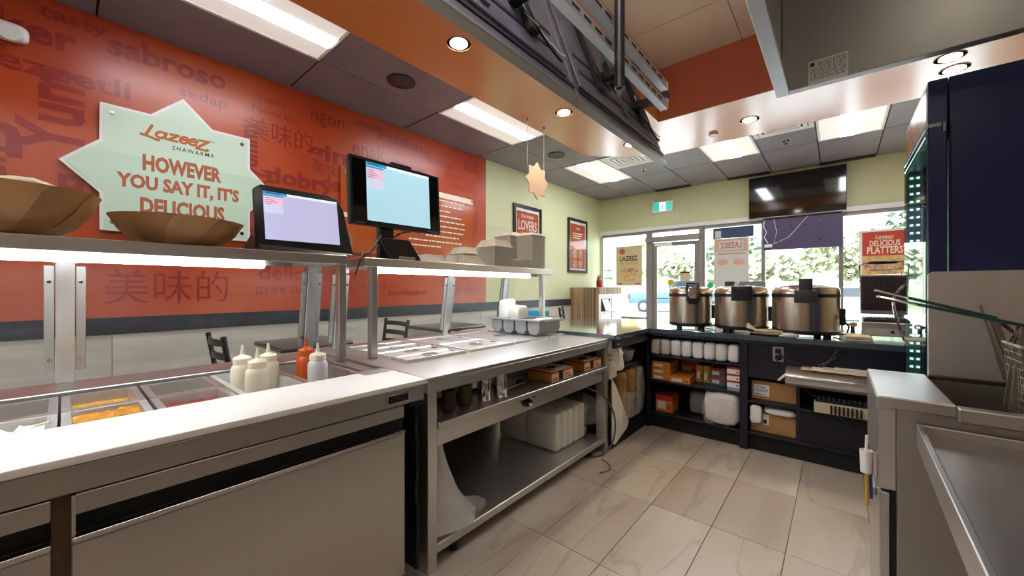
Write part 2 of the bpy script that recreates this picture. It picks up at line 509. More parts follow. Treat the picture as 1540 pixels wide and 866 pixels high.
stuff(ink.build('mural_lettering', 'mural_ink', wl_))
# pale wall tiles below the rail
wt = None
for j, (z0, z1) in enumerate(((.012, .322), (.326, .636), (.64, .948))):
    for i in range(-3, 7):
        y0 = .228 + 1.24 * i
        if y0 + 1.24 < WB: continue
        y1 = min(y0 + 1.236, WF)
        if wt is None or y1 - y0 < 1.2:
            o = MB().box(0, .013, 0, y1 - y0, 0, .308).build('wall_tile', 'tile_wall', None, bevel=.002)
            if wt is None: wt = o
        else:
            o = wt.copy(); COL.objects.link(o)
        o.parent = wl_; o.location = (WL, y0, z0)
struct(MB().box(WL, WL + .03, WB, WF, .95, 1.07).build('trim_1', 'rail_dark', None, bevel=.004))

# far wall: painted band above the shop front, low curb below
wf_ = struct(MB().box(WL - .12, WR + .12, WF, WF + .15, 2.49, 3.6).box(WL - .12, WL + .03, WF, WF + .15, -.1, 2.49)
             .box(WL - .12, WR + .12, WF, WF + .15, -.12, .1).build('wall_far', 'green_paint'))
struct(MB().box(WL, WR, WF - .035, WF + .1, 2.425, 2.495).box(WL + .0, WL + .05, WF - .05, WF + .1, 2.40, 2.52).build('trim_2', 'white_metal', None, bevel=.003))
struct(MB().box(WR, WR + .12, WB - .1, WF + .15, -.1, 3.6).build('wall_right', 'plaster'))
struct(MB().box(WL - .12, WR + .12, WB - .12, WB, -.1, 3.6).build('wall_back', 'plaster'))
struct(MB().box(WL, WL + .012, 4.05, WF, .0, .01).build('baseboard_left', 'rail_dark'))

def window(n, x0, x1, rails):
    m = MB(); fw = .028
    m.box(x0, x0 + fw, WF + .02, WF + .12, .1, 2.43).box(x1 - fw, x1, WF + .02, WF + .12, .1, 2.43)
    m.box(x0 + fw, x1 - fw, WF + .02, WF + .12, 2.37, 2.43).box(x0 + fw, x1 - fw, WF + .02, WF + .12, .1, .16)
    for z in rails: m.box(x0 + fw, x1 - fw, WF + .02, WF + .12, z - .025, z + .025)
    f = struct(m.build('window_%d' % n, 'alu', None, bevel=.004))
    MB().box(x0 + fw, x1 - fw, WF + .065, WF + .073, .16, 2.37).build('pane', 'glass', f)
    return f
window(1, WL + .03, -2.925, [.66])
window(2, -1.89, -.958, [])
window(3, -.958, .038, [])
window(4, .038, WR, [])
# glass door
dm = MB()
dm.box(-2.925, -2.83, WF + .01, WF + .13, 0, 2.43).box(-1.965, -1.89, WF + .01, WF + .13, 0, 2.43)
dm.box(-2.83, -1.965, WF + .02, WF + .12, 2.38, 2.43)
door = struct(dm.build('door_1', 'alu', None, bevel=.004))
MB().box(-2.95, -1.94, WF - .06, WF + .1, 2.19, 2.29).build('head_rail', 'alu', door, bevel=.006)
lf = MB().box(-2.825, -2.745, WF + .04, WF + .09, .02, 2.175).box(-2.05, -1.97, WF + .04, WF + .09, .02, 2.175) \
    .box(-2.745, -2.05, WF + .04, WF + .09, 2.1, 2.175).box(-2.745, -2.05, WF + .04, WF + .09, .02, .22).build('door_leaf', 'alu', door, bevel=.005)
MB().box(-2.745, -2.05, WF + .06, WF + .068, .22, 2.1).build('pane', 'glass', lf)
MB().box(-2.745, -2.05, WF + .06, WF + .068, 2.29, 2.38).build('transom_pane', 'glass', door)
MB().box(-2.78, -2.45, WF - .0, WF + .04, 2.11, 2.16).build('door_closer', 'white_metal', door, bevel=.008)
MB().tube([(-2.72, WF + .03, 1.08), (-2.72, WF - .03, 1.08), (-2.08, WF - .03, 1.08), (-2.08, WF + .03, 1.08)], .012).build('push_bar', 'alu', door)
MB().box(-1.99, -1.96, WF, WF + .035, 1.2, 1.32).build('lock_case', 'alu', door, bevel=.004)

# ceiling: black grid with dark lay-in tiles, dropped bulkhead, recess above the kitchen
ce = struct(MB().box(WL, -1.45, WB, WF, CZ + .014, CZ + .04).box(-1.45, WR, 4.0, WF, CZ + .014, CZ + .04).box(-1.45, WR, WB, -1.65, CZ + .014, CZ + .04)
            .box(WL, WR, WB, WF, 3.58, 3.62).build('ceiling', 'ceil_black'))
GX0, GP, GY0, GQ = -3.31, .622, 6.37, 1.244
lights = {(0, 6), (0, 4), (0, 2), (0, 0), (3, 6), (5, 6), (0, 8)}
def cell(i, j): return (GX0 + i * GP, GX0 + (i + 1) * GP, GY0 - (j - 5) * GQ - GQ, GY0 - (j - 5) * GQ)
# rows by distance: row 4 touches the far wall, row 5 holds the far lights, rows 6.. come towards the camera
tile_mesh = None
def ctile(x0, x1, y0, y1):
    global tile_mesh
    full = abs(x1 - x0 - GP) < .01 and abs(y1 - y0 - GQ) < .03
    if full and tile_mesh is not None:
        o = tile_mesh.copy(); COL.objects.link(o)
    else:
        o = MB().box(.006, x1 - x0 - .006, .006, y1 - y0 - .006, 0, .012).build('ceiling_tile', 'ceil_tile', None, bevel=.003)
        if full: tile_mesh = o
    o.parent = ce; o.location = (x0, y0, CZ + random.uniform(-.001, .002))
LIGHT_CELLS = [(0, 5), (0, 7), (0, 9), (0, 11), (3, 5), (5, 5)]
DIFF_CELLS = [(1, 5), (4, 5)]
for j in range(4, 13):
    for i in range(-1, 8):
        x0, x1, y0, y1 = cell(i, j)
        if i == -1: x0 = WL
        x1 = min(x1, WR)
        if x1 - x0 < .08: continue
        y1 = min(y1, WF); y0 = max(y0, WB)
        if y1 - y0 < .1: continue
        if i >= 2 and y1 < 5.2: continue
        if i == 1 and y0 < 4.3: x1 = -2.475
        if (i, j) in LIGHT_CELLS: continue
        if (i, j) in DIFF_CELLS:
            ctile(x0, x1, y0 + .622, y1); continue
        ctile(x0, x1, y0, y1)
# bulkhead
MB().prism([(-2.47, WB), (-1.4, WB), (-1.4, 4.97), (-1.8, 4.97), (-2.47, 4.38)], SZ, 3.58, 'xy').build('bulkhead_left', 'orange_paint', ce)
MB().box(-1.4, WR, 3.96, 4.97, SZ, 3.58).build('bulkhead_far', 'orange_paint', ce)
MB().box(-1.4, 1.25, 3.954, 3.9595, SZ + .001, RZ).build('recess_shade_face', 'orange_paint_shaded', ce)  # thin sheet giving the far recess face its shaded tone of the bulkhead paint
MB().box(-1.4, WR, WB, -1.6, SZ, 3.58).build('bulkhead_near', 'orange_paint', ce)
MB().box(1.25, WR, -1.6, 3.96, SZ, 3.58).build('bulkhead_right', 'orange_paint', ce)
for y0, y1 in ((-1.6, -.375), (-.37, .855), (.86, 2.08), (2.085, 3.3), (3.305, 3.96)):
    for x0, x1 in ((-1.4, -.655), (-.65, .3), (.305, 1.25)):
        MB().box(x0, x1, y0, y1, RZ, RZ + .02).build('recess_panel', 'beige_paint', ce, bevel=.002)

# troffers
TRW = {(0, 5): 'farthest troffer of the row along the left wall, ending past the orange bulkhead',
       (0, 7): 'middle troffer of the row beside the orange bulkhead, above the hanging star',
       (0, 9): 'nearest troffer along the red mural, cut off by the top of the frame',
       (0, 11): 'troffer of the row along the red mural, behind the viewer',
       (3, 5): 'white troffer between the grey lay-in tiles right of the menu screen backs',
       (5, 5): 'white troffer at the right end of the far dark ceiling, near the fridge'}
for c in LIGHT_CELLS:
    x0, x1, y0, y1 = cell(*c)
    t = thing('ceiling_light', TRW[c], 'light', (x0, y0, CZ), 'recessed ceiling troffers')
    m = MB().box(x0 + .006, x1 - .006, y0 + .006, y0 + .03, CZ - .006, CZ + .012).box(x0 + .006, x1 - .006, y1 - .03, y1 - .006, CZ - .006, CZ + .012)
    m.box(x0 + .006, x0 + .03, y0 + .03, y1 - .03, CZ - .006, CZ + .012).box(x1 - .03, x1 - .006, y0 + .03, y1 - .03, CZ - .006, CZ + .012)
    m.build('frame', 'white_metal', t)
    w = x1 - x0
    MB().box(x0 + .03, x0 + w * .36, y0 + .03, y1 - .03, CZ - .002, CZ + .012).build('side_lens', 'light_side', t)
    MB().box(x0 + w * .64, x1 - .03, y0 + .03, y1 - .03, CZ - .002, CZ + .012).build('side_lens', 'light_side', t)
    MB().prism([(x0 + w * .36, CZ - .002), (x0 + w * .42, CZ - .010), (x0 + w * .58, CZ - .010), (x0 + w * .64, CZ - .002), (x0 + w * .64, CZ + .01), (x0 + w * .36, CZ + .01)],
               y0 + .03, y1 - .03, 'xz').build('diffuser', 'light_tube', t)
# unseen strip lights added above the camera to brighten recess and kitchen
for y in (-.9, .6):
    t = thing('fill_strip', 'added unseen strip light to brighten the kitchen recess, %s' % ('behind the viewer' if y < 0 else 'above the viewer'), 'light', (-.48, y, 3.2), 'added kitchen fill lights')
    MB().box(-.53, -.43, y - .6, y + .6, 3.2, 3.225).build('spine', 'white_metal', t)
    for x in (-.51, -.45): MB().cyl((x, y - .58, 3.18), (x, y + .58, 3.18), .018, 12).build('light_tube', 'fill_strip_glow', t)
    for x in (-.51, -.45): MB().cyl((x, y - .58, 3.245), (x, y + .58, 3.245), .018, 12).build('light_tube', 'fill_strip_glow', t)
    for k in (-.4, .4): MB().cyl((-.48, y + k, 3.225), (-.48, y + k, RZ), .004, 6).build('hanger_rod', 'alu', t)

# downlights with their own lamps
DL = [(-2.004, 1.782, 'downlight in the orange bulkhead nearest the viewer'), (-2.019, 3.144, 'second downlight in the orange bulkhead, above the hanging star'),
      (-1.869, 4.353, 'downlight at the far end of the orange bulkhead, over the ceiling vent'), (-.68, 4.497, 'downlight in the pale far bulkhead left of the square vent'),
      (.69, 4.49, 'nearer of two downlights side by side above the dark fridge'), (.63, 4.24, 'farther of two downlights side by side above the dark fridge')]
for x, y, lab in DL:
    t = thing('downlight', lab, 'light', (x, y, SZ), 'round bulkhead downlights')
    MB().lathe([(.085, -.006), (.085, 0), (.06, 0), (.06, -.006)], (x, y, SZ), 28, cap=False).build('trim_ring', 'white_metal', t, smooth=True)
    MB().lathe([(.0, -.003), (.06, -.003), (.06, 0)], (x, y, SZ), 28, cap=False).build('lens', 'downlight', t)
    l = bpy.data.lights.new('downlight_lamp', 'SPOT'); l.energy = 14; l.spot_size = R(120); l.spot_blend = .8; l.shadow_soft_size = .05; l.color = (1, .87, .68)
    lo = bpy.data.objects.new('downlight_lamp', l); COL.objects.link(lo); lo.location = (0, 0, -.03); lo.parent = t

for x, y, lab in ((-3.06, 2.022, 'round black ceiling speaker above the red mural, nearer one'), (-3.068, 4.585, 'round black ceiling speaker past the hanging star, farther one')):
    t = thing('ceiling_speaker', lab, 'speaker', (x, y, CZ), 'ceiling speakers')
    MB().lathe([(0, -.006), (.105, -.006), (.105, .0)], (x, y, CZ), 30, cap=False).build('grille', 'dark_grey', t)
    MB().lathe([(.105, -.01), (.125, -.01), (.125, 0), (.105, 0)], (x, y, CZ), 30, cap=False).build('rim', 'black_plastic', t, smooth=True)
# square louvred diffusers
for c, lab in (((1, 5), 'square louvred air vent past the end of the orange bulkhead'), ((4, 5), 'square louvred air vent in the dark ceiling right of the middle')):
    x0, x1, y0, y1 = cell(*c); y1 = y0 + .622
    t = thing('air_vent', lab, 'vent', (x0, y0, CZ), 'square ceiling vents')
    MB().box(x0 + .01, x1 - .01, y0 + .01, y1 - .01, CZ + .004, CZ + .012).build('backing', 'black_matte', t)
    for k, q in enumerate((.01, .07, .13, .19, .25)):
        a, b, cc, d = x0 + q, x1 - q, y0 + q, y1 - q; w = .04 if k else .05
        m = MB().box(a, b, cc, cc + w, CZ - .008, CZ + .002).box(a, b, d - w, d, CZ - .008, CZ + .002)
        m.box(a, a + w, cc + w, d - w, CZ - .008, CZ + .002).box(b - w, b, cc + w, d - w, CZ - .008, CZ + .002)
        m.build('louvre', 'white_metal', t)
    t2 = thing('fire_sprinkler', 'small sprinkler head on the tile beyond the ' + ('vent past the orange bulkhead' if c[0] == 1 else 'vent right of the middle'), 'sprinkler', ((x0 + x1) / 2, y1 + .3, CZ), 'ceiling sprinklers')
    cx, cy = (x0 + x1) / 2, y1 + .3
    MB().lathe([(.045, 0), (.04, -.008), (.012, -.01), (.012, -.04), (0, -.04)], (cx, cy, CZ), 16).build('escutcheon', 'chrome', t2, smooth=True)
    MB().lathe([(.0, -.046), (.022, -.046), (.022, -.042), (0, -.042)], (cx, cy, CZ), 16).build('deflector', 'chrome', t2)
for x0, x1, lab in ((-2.714, -2.087, 'dark slot vent along the far wall above the exit sign'), (-1.468, -.859, 'dark slot vent along the far wall left of the wall screen'), (-.21, .41, 'dark slot vent along the far wall right of the wall screen')):
    t = thing('slot_vent', lab, 'vent', (x0, WF - .16, CZ), 'slot vents along the far wall')
    MB().box(x0, x1, WF - .16, WF - .02, CZ - .01, CZ - .001).build('frame', 'black_matte', t)
    MB().box(x0 + .02, x1 - .02, WF - .12, WF - .1, CZ - .013, CZ - .01).box(x0 + .02, x1 - .02, WF - .08, WF - .06, CZ - .013, CZ - .01).build('blade', 'navy_panel', t)
o = MB().lathe([(.05, 0), (.05, -.01), (.045, -.022), (0, -.024)], (-1.043, 4.647, SZ), 24).build('sprinkler_cover', 'white_metal', None, smooth=True)
tag(o, 'small round white sprinkler cover on the far bulkhead', 'sprinkler')
# ================================================================== WALL PIECES
def star(cx, cy, r, ri, n=8, rot=PI / 2):
    return [(cx + (r if k % 2 == 0 else ri) * math.cos(rot + k * PI / n), cy + (r if k % 2 == 0 else ri) * math.sin(rot + k * PI / n)) for k in range(2 * n)]
sy, sz = .612, 2.135
t = thing('star_sign', 'big mint green eight pointed star sign with orange slogan on the red mural', 'sign', (WL + .013, sy, sz))
MB().prism(star(sy, sz, .635, .487), WL + .03, WL + .048, 'yz').build('white_edge', 'white_metal', t, bevel=.003)
MB().prism(star(sy, sz, .607, .465), WL + .048, WL + .051, 'yz').build('face', 'mint', t)
xf = WL + .0518
# hand-lettered name: fat brush strokes
lg = MB()
sk = 0
def stroke(pts, w):
    global sk; sk += 1; xf_ = xf + sk * .00012
    for a, b in zip(pts[:-1], pts[1:]):
        xf_ += .00001
        d = Vector((b[0] - a[0], b[1] - a[1]))
        if d.length < 1e-6: continue
        nrm = Vector((-d.y, d.x)).normalized() * w / 2; e = d.normalized() * w * .3
        lg.add([(xf_, a[0] - e.x + nrm.x, a[1] - e.y + nrm.y), (xf_, a[0] - e.x - nrm.x, a[1] - e.y - nrm.y), (xf_, b[0] + e.x - nrm.x, b[1] + e.y - nrm.y), (xf_, b[0] + e.x + nrm.x, b[1] + e.y + nrm.y)], [(0, 1, 2, 3)])
def letters(ox, oz, k):
    def P(l): return [(ox + (x + .18 * y) * k, oz + y * k * .74) for x, y in l]
    w = .018
    arc = lambda cx, cy, rx, ry, a0, a1, n=14: [(cx + rx * math.cos(R(a0 + (a1 - a0) * i / n)), cy + ry * math.sin(R(a0 + (a1 - a0) * i / n))) for i in range(n + 1)]
    stroke(P([(.12, 1.0), (.08, .7), (.0, .1), (-.22, .1)]), w); stroke(P([(-.2, .1), (.1, .06), (.5, -.1), (.62, -.1)]), w)
    stroke(P(arc(.62, .36, .2, .25, 30, 390)), w); stroke(P([(.84, .62), (.82, .2), (.95, .1)]), w)
    stroke(P([(1.02, .6), (1.4, .62), (1.02, .12), (1.45, .1)]), w)
    for e in (1.55, 2.0): stroke(P([(e, .36), (e + .34, .42)] + arc(e + .18, .36, .19, .27, 20, 330)), w)
    stroke(P([(2.42, .66), (2.9, .68), (2.4, -.1), (2.95, -.14), (3.0, -.02)]), w)
letters(.395, 2.41, .124)
lg.build('logo_lettering', 'rust_ink', t)
MB().text('the', ML(xf, .79, 2.482), .04, .018, .0, .3).build('lettering', 'dark_ink', t)
MB().text('SHAWARMA', ML(xf, .678, 2.366), .262, .032, .012, space=1.35).build('lettering', 'dark_ink', t)
m = MB()
m.text('HOWEVER', ML(xf, .618, 2.215), .475, .125, .045)
m.text('YOU SAY IT, IT\'S', ML(xf, .612, 2.055), .735, .128, .045)
m.text('DELICIOUS', ML(xf, .622, 1.893), .51, .125, .045)
m.build('slogan_lettering', 'rust_ink2', t)
for y, z in ((.225, 2.52), (1.0, 2.52), (.225, 1.75), (1.0, 1.75)):
    MB().cyl((WL + .012, y, z), (WL + .056, y, z), .014, 14).build('standoff_bolt', 'chrome', t)

# acrylic story panel behind the monitor
t = thing('story_panel', 'see-through orange acrylic panel with bolts on the mural behind the monitor', 'panel', (WL + .013, 2.8, 2.1))
MB().box(WL + .028, WL + .036, 1.87, 3.80, 1.66, 2.56).build('panel_sheet', 'mural_panel', t, bevel=.002)
MB().box(WL + .0362, WL + .038, 2.6, 3.76, 2.455, 2.525).build('white_strip', 'cream_ink', t)
MB().box(WL + .0362, WL + .0372, 1.88, 2.02, 2.03, 2.075).build('white_dash', 'cream_ink', t)
m = MB()
for k, (a, b) in enumerate(((2.95, 3.6), (2.95, 3.58), (2.95, 3.35), (2.95, 3.55), (3.0, 3.6), (2.95, 3.62), (2.95, 3.58), (2.95, 3.5), (2.7, 3.55), (2.7, 3.2))):
    z = 2.415 - .068 * k
    y = a; q = random.Random(k)
    while y < b:
        w = q.uniform(.03, .09); m.box(WL + .0362, WL + .0368, y, min(y + w, b), z, z + .017); y += w + .014
m.build('small_print', 'cream_ink', t)['kind'] = 'stuff'
for y, z in ((1.92, 2.5), (1.92, 1.75), (3.74, 2.5), (3.74, 1.75)):
    MB().cyl((WL + .0165, y, z), (WL + .044, y, z), .017, 14).build('standoff_bolt', 'brass', t)

# framed posters on the green wall
def frame(y0, y1, z0, z1, label):
    t = thing('framed_poster', label, 'poster', (WL, (y0 + y1) / 2, z0), 'framed posters on the green wall')
    w = .055; m = MB()
    m.box(WL + .001, WL + .03, y0, y0 + w, z0, z1).box(WL + .001, WL + .03, y1 - w, y1, z0, z1)
    m.box(WL + .001, WL + .03, y0 + w, y1 - w, z0, z0 + w).box(WL + .001, WL + .03, y0 + w, y1 - w, z1 - w, z1)
    m.build('frame', 'black_plastic', t, bevel=.004)
    MB().box(WL + .001, WL + .012, y0 + w, y1 - w, z0 + w, z1 - w).build('mat_board', 'label_white', t)
    MB().box(WL + .0122, WL + .0135, y0 + w + .03, y1 - w - .03, z0 + w + .03, z1 - w - .05).build('print', 'poster_red', t)
    MB().box(WL + .024, WL + .026, y0 + w, y1 - w, z0 + w, z1 - w).build('cover_glass', 'glass', t)
    return t
t = frame(4.675, 5.432, 1.6, 2.65, 'black framed red poster reading LOVERS UNITE, nearer of two on the green wall')
m = MB(); m.text('SHAWARMA', ML(WL + .014, 5.05, 2.47), .34, .06, .02); m.text('LOVERS', ML(WL + .014, 5.05, 2.32), .5, .17, .02); m.text('UNITE', ML(WL + .014, 5.05, 2.15), .34, .12, .02)
m.build('lettering', 'cream_ink', t)
MB().lathe([(0, 0), (.17, .0)], (0, 0, 0), 28, M=ML(WL + .0142, 5.05, 1.9), cap=False).build('food_picture', 'food_print', t)
t = frame(6.3, 7.04, 1.58, 2.65, 'black framed red poster with small white heading, nearer the far corner')
m = MB(); m.text('LAZEEZ', ML(WL + .014, 6.67, 2.46), .16, .045, .02)
for k in range(3): m.box(WL + .0138, WL + .0142, 6.5, 6.84 - .04 * k, 2.35 - k * .045, 2.372 - k * .045)
m.build('lettering', 'cream_ink', t)
for y, z in ((6.56, 1.95), (6.78, 1.95), (6.56, 1.76), (6.78, 1.76)):
    MB().lathe([(0, 0), (.085, .0)], (0, 0, 0), 24, M=ML(WL + .0142, y, z), cap=False).build('food_picture', 'food_print2', t)

# emergency light, top left
t = thing('emergency_light', 'white twin headed emergency light at the top left of the mural', 'light', (WL + .013, -.24, 2.87))
MB().blob((WL + .045, -.26, 2.875), (.07, .24, .11), .55).build('housing', 'white_metal', t, smooth=True)
for y in (-.35, -.19):
    h = MB().lathe([(.02, 0), (.045, .03), (.05, .07), (.046, .075)], seg=20, M=Matrix.Translation((WL + .07, y, 2.85)) @ Matrix.Rotation(R(100), 4, 'Y') @ Matrix.Rotation(R(18), 4, 'X')).build('lamp_head', 'white_metal', t, smooth=True)
    MB().lathe([(0, .0755), (.044, .0755)], seg=20, M=Matrix.Translation((WL + .07, y, 2.85)) @ Matrix.Rotation(R(100), 4, 'Y') @ Matrix.Rotation(R(18), 4, 'X'), cap=False).build('lamp_lens', 'label_white', h)

# exit sign with running figure
t = thing('exit_sign', 'green running-man exit sign on the green wall above the glass door', 'sign', (-2.6, WF, 2.75))
MB().box(-2.8, -2.4, WF - .06, WF - .001, 2.755, 2.975).build('housing', 'white_metal', t, bevel=.006)
MB().box(-2.77, -2.66, WF - .064, WF - .06, 2.785, 2.945).box(-2.54, -2.43, WF - .064, WF - .06, 2.785, 2.945).build('green_field', 'exit_glow', t)
MB().box(-2.66, -2.54, WF - .063, WF - .06, 2.785, 2.945).build('white_field', 'exit_white', t)
m = MB(); x, z, y = -2.6, 2.86, WF - .0645
m.lathe([(0, 0), (.012, 0)], M=MF(x + .012, y, z + .055), seg=12, cap=False)
def limb(pts, w=.011):
    for a, b in zip(pts[:-1], pts[1:]):
        d = Vector((b[0] - a[0], b[1] - a[1])).normalized(); q = Vector((-d.y, d.x)) * w / 2
        m.add([(x + a[0] + q.x, y, z + a[1] + q.y), (x + a[0] - q.x, y, z + a[1] - q.y), (x + b[0] - q.x, y, z + b[1] - q.y), (x + b[0] + q.x, y, z + b[1] + q.y)], [(0, 1, 2, 3)])
limb([(.004, .04), (-.006, -.002)], .018); limb([(-.006, 0), (.02, -.03), (.016, -.062)]); limb([(-.006, 0), (-.02, -.035), (-.045, -.045)])
limb([(.004, .036), (.03, .022), (.04, .035)], .009); limb([(.004, .036), (-.026, .028), (-.036, .008)], .009)
m.build('running_figure', 'sign_green', t)
MB().box(-2.82, -2.78, WF - .02, WF - .001, 2.96, 3.0).box(-2.42, -2.38, WF - .02, WF - .001, 2.96, 3.0).build('bracket', 'white_metal', t)

# wall screen and the back of the outward sign
t = thing('wall_screen', 'large dark glossy screen hung high on the far wall above the windows', 'screen', (-.53, WF - .1, 2.4))
MB().box(-1.145, .1, WF - .12, WF - .08, 2.435, 3.12).build('casing', 'black_plastic', t, bevel=.004)
MB().box(-1.135, .09, WF - .122, WF - .12, 2.447, 3.11).build('glass_panel', 'black_gloss', t)
MB().box(-1.145, .1, WF - .124, WF - .118, 2.428, 2.441).build('lower_edge', 'alu', t)
MB().box(-.8, -.3, WF - .08, WF - .001, 2.6, 2.95).build('wall_mount', 'dark_grey', t)
t = thing('window_sign_back', 'purple-grey back of an outward facing sign hanging in the window below the wall screen', 'sign', (-.45, WF, 1.9))
MB().box(-.95, .05, WF - .06, WF - .03, 1.905, 2.425).build('back_panel', 'sign_back', t, bevel=.003)
for x in (-.75, -.57, -.39, -.21):
    for z in (2.03, 2.27): MB().cyl((x, WF - .066, z), (x, WF - .06, z), .012, 12).build('bolt', 'black_matte', t)
MB().tube([(-.93, WF - .05, 2.42), (-.94, WF - .08, 2.3), (-.9, WF - .08, 2.2), (-.93, WF - .075, 2.12), (-.88, WF - .075, 2.02)], .008).tube([(-.35, WF - .07, 2.42), (-.52, WF - .08, 2.2), (-.6, WF - .075, 2.1), (-.8, WF - .075, 2.0)], .004).tube([(-.8, WF - .07, 2.42), (-.76, WF - .08, 2.2), (-.8, WF - .07, 2.0)], .004).build('loose_wire', 'white_metal', t)
MB().box(-.93, -.82, WF - .085, WF - .06, 1.95, 2.0).build('plug_block', 'white_metal', t, bevel=.004)

# window banners, posters, stickers
GL = WF + .055
def sheet(name, label, cat, x0, x1, z0, z1, m_):
    t = thing(name, label, cat, ((x0 + x1) / 2, GL, z0))
    MB().box(x0, x1, GL - .003, GL + .004, z0, z1).build('sheet', m_, t)
    return t
t = sheet('window_poster', 'beige window poster with black heading and bowl, left of the glass door', 'poster', -3.615, -3.05, 1.33, 2.16, 'poster_beige')
yy = GL - .004
MB().text('LAZEEZ', MF(-3.335, yy, 1.9), .38, .1, .02).build('lettering', 'black_matte', t)
MB().text('ON THE ROCKS', MF(-3.335, yy, 1.8), .4, .06, .02).build('lettering', 'orange_box', t)
MB().prism(star(-3.48, 2.05, .075, .055, 10), yy, yy + .001, 'xz').build('sun_emblem', 'rust_ink2', t)
MB().lathe([(0, 0), (.2, 0)], M=MF(-3.335, yy, 1.62), seg=30, sy=.4, cap=False).build('bowl_picture', 'food_print2', t)
MB().add([(-3.53, yy - .0005, 1.61), (-3.14, yy - .0005, 1.61), (-3.24, yy - .0005, 1.43), (-3.43, yy - .0005, 1.43)], [(0, 1, 2, 3)]).build('bowl_picture', 'food_print', t)
MB().box(-3.58, -3.48, yy, yy + .001, 1.36, 1.385).box(-3.2, -3.09, yy, yy + .001, 1.36, 1.385).build('red_rule', 'poster_red', t)
t = sheet('window_poster', 'pinkish poster facing outdoors, its heading mirrored, in the window right of the door', 'poster', -1.712, -1.174, 1.1, 2.16, 'poster_grey')
MB().box(-1.70, -1.186, yy, yy + .001, 1.93, 2.15).build('pink_band', 'poster_pink', t)
MB().box(-1.64, -1.25, yy - .0006, yy, 1.96, 2.12).build('heading_field', 'poster_grey', t)
MB().text('LAZEEZ', MBK(-1.445, yy - .001, 2.04), .33, .1, .02).build('lettering', 'rust_ink2', t)
m = MB()
q = random.Random(3); x = -1.65
while x < -1.24:
    w = q.uniform(.012, .03); m.box(x, x + w, yy, yy + .001, 1.88, 1.9); x += w + .008
m.build('small_print', 'rust_ink2', t)['kind'] = 'stuff'
for x in (-1.58, -1.32): MB().lathe([(0, 0), (.09, 0)], M=MF(x, yy, 1.74), seg=24, sy=.6, cap=False).build('plate_picture', 'poster_pink', t)
MB().box(-1.70, -1.186, yy, yy + .001, 1.11, 1.3).build('pink_band', 'poster_pink', t)
t = sheet('window_banner', 'dark blue banner with a small grey square in the window above the mirrored poster', 'banner', -1.734, -1.096, 2.17, 2.36, 'banner_blue')
MB().box(-1.7, -1.6, yy, yy + .001, 2.18, 2.31).build('grey_square', 'poster_grey', t)
t = sheet('window_poster', 'red and cream window poster reading DELICIOUS PLATTERS behind the panini grill', 'poster', .24, .83, 1.35, 2.13, 'label_white')
MB().box(.275, .81, yy, yy + .001, 1.75, 2.1).build('red_field', 'poster_red', t)
MB().box(.275, .81, yy, yy + .001, 1.38, 1.75).build('food_picture', 'food_print', t)
for x, z, r in ((.42, 1.6, .13), (.68, 1.62, .12), (.55, 1.48, .1)): MB().lathe([(0, 0), (r, 0)], M=MF(x, yy - .0008, z), seg=24, sy=.6, cap=False).build('food_picture', 'food_print2', t)
m = MB(); m.text('DELICIOUS', MF(.515, yy - .001, 1.93), .32, .085, .025); m.text('PLATTERS', MF(.515, yy - .001, 1.83), .375, .105, .025); m.text('Lazeez', MF(.515, yy - .001, 2.025), .2, .05, .01, .3); m.box(.44, .59, yy - .001, yy, 1.985, 1.992)
m.build('lettering', 'cream_ink', t)
t = sheet('door_notice', 'small brown paper notice taped to the glass door', 'notice', -2.3, -2.13, 1.41, 1.59, 'paper_pink')
MB().box(-2.3, -2.13, GL - .005, GL - .0035, 1.565, 1.59).build('heading_bar', 'wood_dark', t)
for nm, lab, x, z, r, mt in (('door_sticker', 'round yellow sticker on the glass door', -2.48, 1.39, .062, 'sticker_yellow'), ('window_sticker', 'round green sticker on the window right of the door', -1.78, 1.33, .055, 'sticker_green')):
    o = MB().prism([(x + r * math.cos(k * PI / 14), z + r * math.sin(k * PI / 14)) for k in range(28)], GL + .0, GL + .006, 'xz').build(nm, mt); tag(o, lab, 'sticker')
for k, z in enumerate((1.2, 1.12)):
    o = MB().box(-1.79, -1.73, GL, GL + .006, z, z + .05).build('window_sticker', 'orange_box'); tag(o, ('upper' if k == 0 else 'lower') + ' square orange sticker below the green one on the window', 'sticker')
o = MB().box(-2.44, -2.4, GL, GL + .006, 1.66, 1.7).build('door_sticker', 'banner_blue'); tag(o, 'tiny dark sticker high on the glass door', 'sticker')

# ================================================================== DINING SIDE
def chair():
    t = thing('dining_chair', '', 'chair', (0, 0, 0), 'black ladder back dining chairs')
    for x in (-.19, .19):
        MB().tube([(x, -.2, .0), (x, -.185, .45), (x, -.2, .74), (x * 1.05, -.235, .965)], .017).build('rear_leg', 'chair_black', t, smooth=True)
        MB().tube([(x, .19, 0), (x, .19, .44)], .016).build('front_leg', 'chair_black', t, smooth=True)
    MB().box(-.21, .21, -.2, .22, .43, .47).build('seat', 'chair_black', t, bevel=.012)
    for z, y in ((.92, -.225), (.83, -.21), (.74, -.198), (.64, -.19)):
        m = MB(); n = 6
        pts = [(-.19 + .38 * k / n, y - .03 * math.sin(PI * k / n)) for k in range(n + 1)]
        m.prism([(x, yy_ - .008) for x, yy_ in pts] + [(x, yy_ + .008) for x, yy_ in reversed(pts)], z - .022, z + .022, 'xy')
        m.build('back_slat', 'chair_black', t)
    return t
c0 = chair()
CH = [(-3.2, .90, 0, 'black ladder back chair seen edge-on below the bamboo bowl, nearest chair'), (-3.42, 1.97, 180, 'black ladder back chair seen through the glass left of the middle guard post'),
      (-3.45, 3.75, 180, 'black chair at the table behind the grey cutlery bin, near side'),
      (-3.25, 5.4, -65, 'black ladder back chair in front of the striped waste cabinet')]
